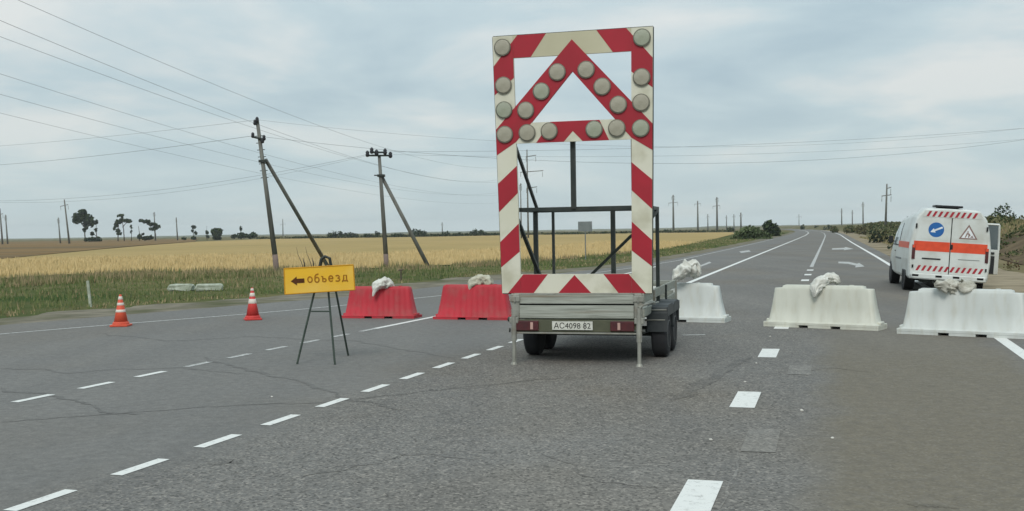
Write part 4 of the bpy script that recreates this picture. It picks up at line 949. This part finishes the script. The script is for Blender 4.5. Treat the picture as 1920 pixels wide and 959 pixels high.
# wheels
def wheel(name, parent, c, R, w_, rimm='rim_grey', side=1):
    prof = [(R * .58, -w_ / 2), (R * .80, -w_ / 2 - .004), (R * .95, -w_ * .44), (R, -w_ * .30), (R * .985, -w_ * .1), (R, 0), (R * .985, w_ * .1), (R, w_ * .30), (R * .95, w_ * .44), (R * .80, w_ / 2 + .004), (R * .58, w_ / 2)]
    wl = bpy.data.objects.new(name, None); col.objects.link(wl); wl.parent = parent; wl.location = c
    mb = MB(); mb.lathe(prof, ax='x', n=32); mb.build('tyre', 'rubber', wl, smooth=True)
    mb = MB(); mb.lathe([(R * .30, side * w_ * .2), (R * .50, side * w_ * .38), (R * .59, side * w_ * .49), (R * .60, side * w_ * .52), (R * .56, side * w_ * .53)], ax='x', n=24, cap=False)
    mb.lathe([(R * .56, side * w_ * .35), (R * .3, side * w_ * .28), (R * .15, side * w_ * .45), (R * .05, side * w_ * .46)], ax='x', n=20); mb.build('rim', rimm, wl, smooth=True)
    return wl
for s_ in (-1, 1):
    for y in (1.0, 1.72):
        wheel('wheel', tr, (s_ * (.79 if s_ < 0 else .94), y, .305), .305, .2, side=s_)
mb = MB(); mb.tube((-.95, 1.0, .305), (1.0, 1.0, .305), .035, n=8); mb.tube((-.95, 1.72, .305), (1.0, 1.72, .305), .035, n=8); mb.build('axle', 'steel_dark', tr)
for s_ in (-1, 1):
    for y in (1.0, 1.72):
        cx = s_ * (.93 if s_ > 0 else .73); prof = []
        hw = .135 if s_ > 0 else .11
        vs = []; A0 = [math.radians(a) for a in (-12, 20, 50, 75, 105, 130, 160, 192)]
        # squared box-type guard: outline in y,z
        ol = [(y - .35, .36), (y - .35, .60), (y - .31, .675), (y - .22, .70), (y + .20, .70), (y + .29, .675), (y + .33, .60), (y + .33, .40)]
        mb = MB(); n = len(ol)
        vo = [(cx - hw, a, b) for a, b in ol] + [(cx + hw, a, b) for a, b in ol]; il = [(y + (a - y) * .93, .34 + (b - .34) * .93) for a, b in ol]
        vi = [(cx - hw, a, b) for a, b in il] + [(cx + hw, a, b) for a, b in il]
        fs = []
        for i in range(n - 1): fs += [(i, i + 1, n + i + 1, n + i), (2 * n + i, 3 * n + i, 3 * n + i + 1, 2 * n + i + 1), (i, 2 * n + i, 2 * n + i + 1, i + 1), (n + i, n + i + 1, 3 * n + i + 1, 3 * n + i)]
        fs += [(0, n, 3 * n, 2 * n), (n - 1, 3 * n - 1, 4 * n - 1, 2 * n - 1)]
        mb.add(vo + vi, fs)
        sd_ = cx + s_ * hw; mb.box((sd_, y, .62), (.012, .70, .12))
        o = mb.build('mudguard', 'guard', tr)
        if s_ > 0 and y == 1.0:
            mb = MB(); mb.bbox((cx, y - .345, .645), (.25, .012, .014), .003); mb.build('guard_edge', 'galv', o)
            mb = MB(); mb.bbox((cx - .02, y - .357, .515), (.25, .014, .014), .003); mb.build('guard_seam', 'galv', o)
# support legs with feet
for s_, dxx in ((-1, .0), (1, .0)):
    x = s_ * .80; mb = MB(); mb.tube((x + dxx, -.08, .0), (x + dxx, -.06, .52 if s_ < 0 else .72), .024, n=10); mb.tube((x, -.08, 0), (x, -.08, .03), .045, .03, n=10)
    o = mb.build('support_leg', 'galv', tr, smooth=False)
    mb = MB(); mb.tube((x, -.065, .30), (x, -.06, .62), .035, n=10); mb.bbox((x, -.03, .56), (.12, .10, .08), .01); mb.build('leg_socket', 'galv', o)
    mb = MB(); mb.tube((x - .06, -.03, .43), (x + .07 * s_, -.03, .43), .028, n=8); mb.build('clamp', 'steel_dark', o)
mb = MB(); mb.path([(.80, -.06, .72), (.84, 0, .755), (.90, .4, .76), (.90, .62, .74)], .02, 6); mb.build('guard_rail', 'galv', tr)
mb = MB(); mb.tube((-.9, .08, .56), (-.80, .02, .56), .035, n=8); mb.build('marker_lamp', 'steel_dark', tr)

# steel cage on the deck, carrying the arrow board (it belongs to the trailer)
fy = 1.62
def inv(px_, py_, ly):                                # trailer-frame x,z of a photo point on the plane y=ly
    c, s = math.cos(TY), math.sin(TY); r = ray(px_, py_); nrm = Vector((-s, c, 0)); O = TR + nrm * ly
    t_ = (O.x * nrm.x + O.y * nrm.y) / (r.x * nrm.x + r.y * nrm.y); P = Vector((r.x * t_, r.y * t_, r.z * t_ + CAMH)) - TR
    return P.x * c + P.y * s, P.z
def bar(p, q, r, name='frame_tube'):
    mb = MB(); p, q = Vector(p), Vector(q); d = (q - p).normalized(); a = d.cross(Vector((0, 1, 0))) if abs(d.y) < .9 else d.cross(Vector((1, 0, 0))); a.normalize(); b = d.cross(a)
    vs = [c_ + a * (i * r) + b * (j * r) for c_ in (p, q) for i, j in ((-1, -1), (1, -1), (1, 1), (-1, 1))]
    mb.add(vs, [(0, 1, 2, 3), (7, 6, 5, 4)] + [(i, (i + 1) % 4, 4 + (i + 1) % 4, 4 + i) for i in range(4)]); return mb.build(name, 'steel_dark', tr)
zr = inv(1078, 391.5, .18)[1]; zf_ = inv(1120, 391.0, fy)[1]
xl = inv(1004, 400, fy)[0]; xr = inv(1232, 395, fy)[0]
bar((-.93, .18, zr), (.93, .18, zr), .024); bar((xl - .02, fy, zf_ - .02), (xr + .025, fy, zf_ - .02), .024)
bar((-.90, .20, zr), (xl, fy, zf_ - .02), .022); bar((.90, .20, zr), (xr, fy, zf_ - .02), .022)
bar((xl, fy, .6), (xl, fy, zf_), .030); x_ = inv(1149, 400, fy)[0]; bar((x_, fy + .003, .6), (x_, fy + .003, zf_), .030)
x_ = inv(1037, 400, fy)[0]; bar((x_, fy - .003, .6), (x_, fy - .003, zf_), .018); bar((xr, fy, .6), (xr, fy, zf_), .024)
x_ = inv(1075, 330, .16)[0]; bar((x_, .16, zr), (x_, .16, inv(1075, 262, .16)[1]), .030)
a = inv(970, 284, .19); bar((a[0] - .02, .19, a[1] + .05), (xl + .05, fy - .05, zf_ - .03), .018)
a = inv(969, 408, .22); b = inv(1016, 513, 1.3); bar((a[0], .22, a[1]), (b[0], 1.3, b[1] - .1), .022)
a = inv(1184, 442, .22); b = inv(1100, 510, 1.2); bar((a[0], .22, a[1]), (b[0], 1.2, b[1] - .1), .018)
bar((inv(971, 330, .2)[0] - .05, .2, .6), (inv(971, 330, .2)[0] - .05, .2, 3.0), .02); a = inv(1184, 330, .2)[0] + .02; bar((a, .2, .6), (a, .2, 3.0), .02)
a = inv(1220, 407, 1.2); bar((a[0], 1.2, a[1]), (xr, fy - .05, zf_ - .03), .03)

# arrow board: bolted to the cage, thing of its own
AB = thing('arrow_board', 'tall red and white striped warning arrow board with round lamps standing on the trailer', 'arrow board', (.8034, 13.5, .897), -.265, rx=.018)
HB = 3.285
def nx(x, y): return x * (.965 + .06 * y / HB)
def panel(name, pts, m, y0, y1, parent=AB):
    mb = MB(); mb.prism([(nx(a, b), b) for a, b in pts], y0, y1); return mb.build(name, m, parent)
IN = .74
e_ = .0015
pl_ = panel('side_panel', [(-1, 0), (-IN, 0), (-IN, HB), (-1, HB)], 'sign_white', -.02, .02); pr_ = panel('side_panel', [(IN, 0), (1, 0), (1, HB), (IN, HB)], 'sign_white', -.02, .02)
pt_ = panel('top_panel', [(-IN + e_, 3.0), (IN - e_, 3.0), (IN - e_, HB), (-IN + e_, HB)], 'sign_cream', -.02, .02)
pm_ = panel('middle_panel', [(-IN + e_, 1.915), (IN - e_, 1.915), (IN - e_, 2.172), (-IN + e_, 2.172)], 'sign_white', -.02, .02)
pb_ = panel('bottom_panel', [(-IN + e_, 0), (IN - e_, 0), (IN - e_, .243), (-IN + e_, .243)], 'sign_white', -.02, .02)
yf = -.0225; yb = -.0195
for s_, par in ((-1, pl_), (1, pr_)):
    f_ = lambda pts: [(s_ * a, b) for a, b in pts]
    panel('red_stripe', f_([(1, 2.905), (1, 2.54), (IN, 2.75), (IN, 3.215)]), 'sign_red', yb, yf, par)
    panel('red_stripe', f_([(1, 1.409), (1, 1.046), (IN, 1.285), (IN, 1.632)]), 'sign_red', yb, yf, par)
    panel('red_stripe', f_([(1, .66), (1, .335), (IN, .535), (IN, .895)]), 'sign_red', yb, yf, par)
    panel('red_stripe', f_([(.92, 0), (IN, 0), (IN, .198)]), 'sign_red', yb, yf, par)
    panel('red_stripe', f_([(.315, HB), (.516, 3.0), (IN - .002, 3.0), (IN - .002, 3.218), (.68, HB)]), 'sign_red', yb, yf, pt_)
    panel('red_stripe', f_([(.57, 0), (.37, .243), (.70, .243), (IN - .002, .2), (IN - .002, 0)]), 'sign_red', yb, yf, pb_)
panel('red_stripe', [(-.235, 0), (.21, 0), (-.012, .232)], 'sign_red', yb, yf, pb_)
panel('red_stripe', [(-.285, 2.172), (-.475, 1.915), (-.118, 1.915), (0, 2.045), (.124, 1.915), (.46, 1.915), (.34, 2.172)], 'sign_red', yb, yf, pm_)
# chevron: two arms from the apex out to the side panels, a few millimetres proud of the border
for s_ in (-1, 1):
    panel('arrow_arm', [(0.008, 3.19), (s_ * 1.0, 2.10), (s_ * 1.0, 1.775), (s_ * .74, 1.935), (0.008, 2.79)], 'sign_red', -.024 - (.001 if s_ > 0 else 0), .012)
mb = MB()
for (x0, y0, x1, y1) in ((-1, 0, -1, HB), (1, 0, 1, HB), (-1, HB, 1, HB), (-1, 0, 1, 0)): mb.tube((nx(x0, y0), .012, y0), (nx(x1, y1), .012, y1), .013, n=5)
mb.build('edge_frame', 'steel_dark', AB)
lam = [(-.872, 3.14), (-.876, 2.66), (-.88, 2.347), (-.882, 2.035), (.872, 3.155), (.868, 2.67), (.862, 2.36), (.858, 2.045), (-.588, 2.045), (-.30, 2.055), (.275, 2.055), (.56, 2.057), (-.18, 2.79), (-.389, 2.56), (-.597, 2.33), (.184, 2.80), (.382, 2.58), (.58, 2.347)]
gl = []
for i, (x, y) in enumerate(lam):
    c = (nx(x, y), -.026, y)
    if i == 0:
        mb = MB(); mb.lathe([(.109, 0), (.110, -.018), (.107, -.023), (.103, -.023)], ax='y', n=28, cap=False); mb.lathe([(.108, .0), (.05, .001)], ax='y', n=28, cap=False); rim_m = mb.mesh('warning_lamp', 'lamp_rim')
        mb = MB(); mb.lathe([(.104, -.020), (.09, -.0225), (.05, -.025), (.01, -.026)], ax='y', n=28); len_m = mb.mesh('lens', 'lamp_lens', True); len_g = mb.mesh('lens', 'lamp_lens_green', True)
    o = bpy.data.objects.new('warning_lamp', rim_m); col.objects.link(o); o.parent = AB; o.location = c
    l_ = bpy.data.objects.new('lens', len_g if i in (2, 4, 7, 10, 13) else len_m); col.objects.link(l_); l_.parent = o

# ------------------------------------------------------------------ van (local x right, y forward from the rear face, z up)
VR = U(0, 0); vrl = at(1700, 525, 27.0)
VYAW = -math.radians(13.8)
van = thing('van', 'white road-service van with red-striped rear doors and its passenger door open', 'van', (vrl.x + .93 * math.cos(VYAW), 27.0 - .27, -.065), VYAW, ry=.075)
VW = .95
def section(y, zb, zt, wb, wm, wt, zm=1.15, r=.12):   # one closed cross-section, left-right symmetric
    q_ = max(0, min(1, (zt - 1.88) / .22)); zs = zt - .06 - .18 * q_; pts = [(wb - .04, zb), (wb, zb + .06), (wm, zm * .6 + zb * .4), (wm, zm), (wm + (wt + .07 - wm) * .42, zm + (zs - zm) * .55), (wt + .065, zs - .02), (wt + .02, zs + .02 + .04 * q_), (wt - .085, zt - .07), (wt - .15, zt - .015), (wt * .45, zt)]
    full = [(x, y, z) for x, z in pts] + [(-x, y, z) for x, z in pts[::-1]]
    return full
secs = [section(0.0, .40, 2.10, .90, .935, .74), section(.06, .34, 2.14, .93, .965, .765), section(.5, .34, 2.16, .93, .97, .785), section(2.6, .34, 2.03, .93, .97, .78), section(3.15, .34, 1.97, .93, .97, .76),
        section(3.7, .36, 1.91, .93, .96, .72, 1.1), section(4.35, .38, 1.30, .92, .93, .80, .95), section(4.75, .38, 1.08, .90, .91, .72, .85), section(5.15, .40, .92, .86, .86, .66, .72), section(5.28, .46, .80, .78, .78, .6, .65)]
mb = MB(); n = len(secs[0]); vs = [p for s in secs for p in s]
fs = [(k * n + i, k * n + (i + 1) % n, (k + 1) * n + (i + 1) % n, (k + 1) * n + i) for k in range(len(secs) - 1) for i in range(n)] + [tuple(range(n))[::-1], tuple(range(len(vs) - n, len(vs)))]
mb.add(vs, fs); body = mb.build('body', 'van_white', van)
# underbody, wheel openings
mb = MB(); mb.box((0, 2.6, .36), (1.6, 4.8, .14)); mb.build('underbody', 'gap_dark', van)
for s_ in (-1, 1):
    for y in (1.0, 4.25):
        mb = MB(); mb.lathe([(.40, s_ * .7), (.40, s_ * (.93 if y < 2 else .912) + s_ * .012)], (0, y, .40), ax='x', n=24); mb.build('wheel_arch', 'gap_dark', van)
        wheel('wheel', van, (s_ * .84, y, .335), .335, .2, side=s_)
# rear doors
def rp(name, pts, m, y0=-.004, y1=-.012, par=van):
    mb = MB(); mb.prism(pts, y0, y1); return mb.build(name, m, par)
for s_ in (-1, 1):
    f_ = (lambda P: P) if s_ > 0 else (lambda P: [(-x, z) for x, z in P])
    d_ = rp('rear_door', f_([(.012, .50), (.80, .50), (.85, .66), (.865, 1.15), (.80, 1.60), (.73, 1.90), (.012, 1.90)]), 'van_white', 0.0, -.012)
    mb = MB(); mb.box((s_ * .86, -.012, 1.02), (.075, .03, .36)); mb.build('tail_lamp', 'tail_red', van)
    mb = MB(); mb.box((s_ * .86, -.03, 1.16), (.06, .01, .07)); mb.build('indicator', 'van_orange', van)
    mb = MB(); mb.box((s_ * .83, -.02, 1.68), (.04, .03, .11)); mb.build('hinge', 'plastic_black', d_)
    mb = MB(); mb.box((s_ * .86, -.02, .66), (.04, .03, .07)); mb.build('hinge', 'plastic_black', d_)
    rp('orange_band', f_([(.016, 1.055), (.862, 1.055), (.862, 1.30), (.016, 1.30)]), 'van_orange', -.0125, -.0155, d_)
    # embossed panel frame lines
    rp('door_panel', f_([(.07, 1.36), (.74, 1.36), (.66, 1.84), (.07, 1.84)]), 'van_white', -.0125, -.017, d_)
mb = MB(); mb.box((0, -.006, 1.20), (.022, .012, 1.42)); mb.build('door_gap', 'gap_dark', van)
rp('rear_header', [(-.70, 1.915), (.70, 1.915), (.66, 2.075), (-.66, 2.075)], 'van_white', 0, -.010)
def stripes(z0, z1, x0, x1, n, sl):
    st = (x1 - x0) / n
    for i in range(n):
        a = x0 + st * (i + .1); o_x = sl
        rp('red_slash', [(a, z0), (a + st * .45, z0), (a + st * .45 + o_x, z1), (a + o_x, z1)], 'van_red', -.0145, -.0165)
stripes(1.93, 2.065, -.63, .58, 9, .07); stripes(.555, .69, -.80, .80, 12, .07)
# blue round sign with a slanting white arrow, roadworks triangle
mb = MB(); mb.lathe([(.185, -.017), (.185, -.021), (.01, -.0211)], (-.36, 0, 1.60), ax='y', n=32); sg_ = mb.build('blue_disc', 'sign_blue', van)
def disc(pts, m, y, nm, par): mb = MB(); mb.add([(x, y, z) for x, z in pts], [tuple(range(len(pts)))]); return mb.build(nm, m, par, fix=False)
cx, cz = -.36, 1.60; a_ = math.radians(205); dx_, dz_ = math.cos(a_), math.sin(a_)
def rot_(l, s): return (cx + dx_ * l - dz_ * s, cz + dz_ * l + dx_ * s)
disc([rot_(-.16, -.022), rot_(.04, -.022), rot_(.04, -.06), rot_(.15, 0), rot_(.04, .06), rot_(.04, .022), rot_(-.16, .022)], 'white_print', -.0216, 'white_arrow', sg_)
tx, tzz = .40, 1.535
mb = MB(); mb.prism([(tx - .22, tzz - .13), (tx + .22, tzz - .13), (tx, tzz + .24)], -.0175, -.020); tri = mb.build('warning_triangle', 'tri_brown', van)
disc([(tx - .165, tzz - .10), (tx + .165, tzz - .10), (tx, tzz + .175)], 'white_print', -.0206, 'triangle_field', tri)
mb = MB()
for P in ([(-.035, .06), (-.005, .075), (.005, .04), (-.02, .03)], [(-.04, .03), (.02, .02), (.05, -.03), (.03, -.045), (-.005, -.01), (-.05, .0)], [(-.05, .0), (-.02, -.005), (-.06, -.09), (-.085, -.09)], [(.0, -.01), (.03, -.02), (.02, -.09), (-.005, -.09)], [(.045, -.085), (.12, -.085), (.085, -.03)]):
    mb.add([(tx + x, -.0212, tzz + z) for x, z in P], [tuple(range(len(P)))])
mb.build('worker_symbol', 'tri_brown', tri, fix=False)
mb = MB(); mb.bbox((-.43, -.018, .865), (.44, .014, .035), .004); mb.build('door_trim', 'plastic_black', van)
mb = MB(); mb.bbox((.45, -.018, .89), (.50, .008, .012), .002); mb.build('door_trim', 'grey_metal', van)
mb = MB(); mb.bbox((.03, -.025, 1.19), (.05, .03, .12), .006); mb.build('door_handle', 'plastic_black', van)
mb = MB(); mb.bbox((0, -.05, .42), (1.74, .14, .15), .03); bmp = mb.build('rear_bumper', 'van_white', van)
for x in (-.79, -.24, .17, .73):
    mb = MB(); mb.bbox((x, -.122, .435), (.15, .01, .05), .004); mb.build('bumper_slot', 'gap_dark', bmp)
mb = MB(); mb.bbox((0, .25, .31), (1.3, .2, .10), .01); mb.tube((-.35, -.02, .28), (-.35, .5, .28), .03, n=8); mb.build('exhaust', 'steel_dark', van)
mb = MB(); mb.bbox((-.08, .35, 2.20), (.66, .5, .05), .02); mb.bbox((-.08, .35, 2.172), (.5, .36, .03), .005); mb.build('roof_hatch', 'plastic_black', van)
# cab glass, window frames, mirrors
def body_x(y, z):                                   # half-width of the body at a length and height
    for a, b in zip(secs, secs[1:]):
        if a[0][1] <= y <= b[0][1]:
            f = (y - a[0][1]) / (b[0][1] - a[0][1]); P = [(p[0] + (q[0] - p[0]) * f, p[2] + (q[2] - p[2]) * f) for p, q in zip(a[:10], b[:10])]
            for (x0, z0), (x1, z1) in zip(P, P[1:]):
                if z0 <= z <= z1: return x0 + (x1 - x0) * (z - z0) / (z1 - z0)
    return .9
def side_panel_van(name, y0, y1, z0, zt0, zt1, off, m, s_=-1, ny=8, nz=5):
    mb = MB(); vs = []
    for i in range(ny + 1):
        y = y0 + (y1 - y0) * i / ny; top = zt0 + (zt1 - zt0) * i / ny
        for k in range(nz + 1):
            z = z0 + (top - z0) * k / nz; vs.append((s_ * (body_x(y, z) + off), y, z))
    mb.add(vs, [(i * (nz + 1) + k, i * (nz + 1) + k + 1, (i + 1) * (nz + 1) + k + 1, (i + 1) * (nz + 1) + k) for i in range(ny) for k in range(nz)]); return mb.build(name, m, van, smooth=True)
for s_ in (-1, 1):
    side_panel_van('window_seal', 2.15, 3.92, 1.13, 1.76, 1.46, .006, 'plastic_black', s_)
    side_panel_van('side_window', 2.20, 3.02, 1.17, 1.73, 1.70, .010, 'glass_reflect_tint', s_)
    side_panel_van('side_window', 3.08, 3.86, 1.17, 1.68, 1.44, .010, 'glass_reflect_tint', s_)
mb = MB(); mb.add([(-.74, 4.33, 1.31), (.74, 4.33, 1.31), (.64, 3.80, 1.95), (-.64, 3.80, 1.95)], [(0, 1, 2, 3)]); mb.build('windscreen', 'glass', van, fix=False)
for s_ in (-1, 1):
    mb = MB(); mb.bbox((s_ * 1.02, 3.85, 1.28), (.12, .07, .20), .02); mb.tube((s_ * .92, 3.9, 1.22), (s_ * 1.0, 3.87, 1.26), .015, n=6); mb.build('mirror', 'plastic_black', van)
mb = MB(); mb.bbox((-.972, 3.05, .98), (.02, .14, .035), .005); mb.build('door_handle', 'plastic_black', van)
mb = MB(); mb.bbox((-.968, 2.2, .80), (.015, 1.3, .05), .004); mb.build('side_moulding', 'grey_metal', van)
mb = MB(); mb.bbox((-.972, 1.2, 1.18), (.006, 2.2, .16), .001); mb.build('side_band', 'van_orange', van)
# opened passenger door on the right with window frame
dr = bpy.data.objects.new('passenger_door', None)
mb = MB()
mb.bbox((0, .46, .80), (.05, .92, .70), .02); dr = mb.build('passenger_door', 'van_white', van, loc=(.97, 4.0, .0)); dr.rotation_euler = (0, 0, math.radians(-98))
mb = MB()
for a, b in (((0, .03, 1.14), (0, .12, 1.86)), ((0, .12, 1.86), (0, .88, 1.86)), ((0, .88, 1.86), (0, .90, 1.14))): mb.tube(a, b, .03, n=6)
mb.build('window_frame', 'van_white', dr)
mb = MB(); mb.add([(0, .04, 1.15), (0, .89, 1.15), (0, .87, 1.84), (0, .12, 1.84)], [(0, 1, 2, 3)]); mb.build('window_pane', 'glass', dr, fix=False)
mb = MB(); mb.bbox((.04, .46, .72), (.03, .7, .5), .02); mb.bbox((.05, .5, 1.05), (.05, .6, .06), .01); mb.build('door_trim', 'plastic_black', dr)
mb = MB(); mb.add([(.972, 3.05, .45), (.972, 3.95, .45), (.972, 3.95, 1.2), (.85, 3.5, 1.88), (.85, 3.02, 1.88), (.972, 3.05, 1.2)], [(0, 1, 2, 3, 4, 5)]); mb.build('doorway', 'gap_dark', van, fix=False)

# ------------------------------------------------------------------ haze: the air itself
hb = MB(); hb.box((0, 1800, 24), (9400, 6600, 54)); hz_ = hb.build('haze', 'wire')
hm = bpy.data.materials.new('haze_air'); hm.use_nodes = True; t_ = hm.node_tree; t_.nodes.clear()
o1 = t_.nodes.new('ShaderNodeOutputMaterial'); pv = t_.nodes.new('ShaderNodeVolumePrincipled'); pv.inputs['Color'].default_value = (.96, .99, 1, 1); pv.inputs['Density'].default_value = HAZE
t_.links.new(pv.outputs[0], o1.inputs['Volume']); hz_.data.materials.clear(); hz_.data.materials.append(hm); tag(hz_, kind='stuff')
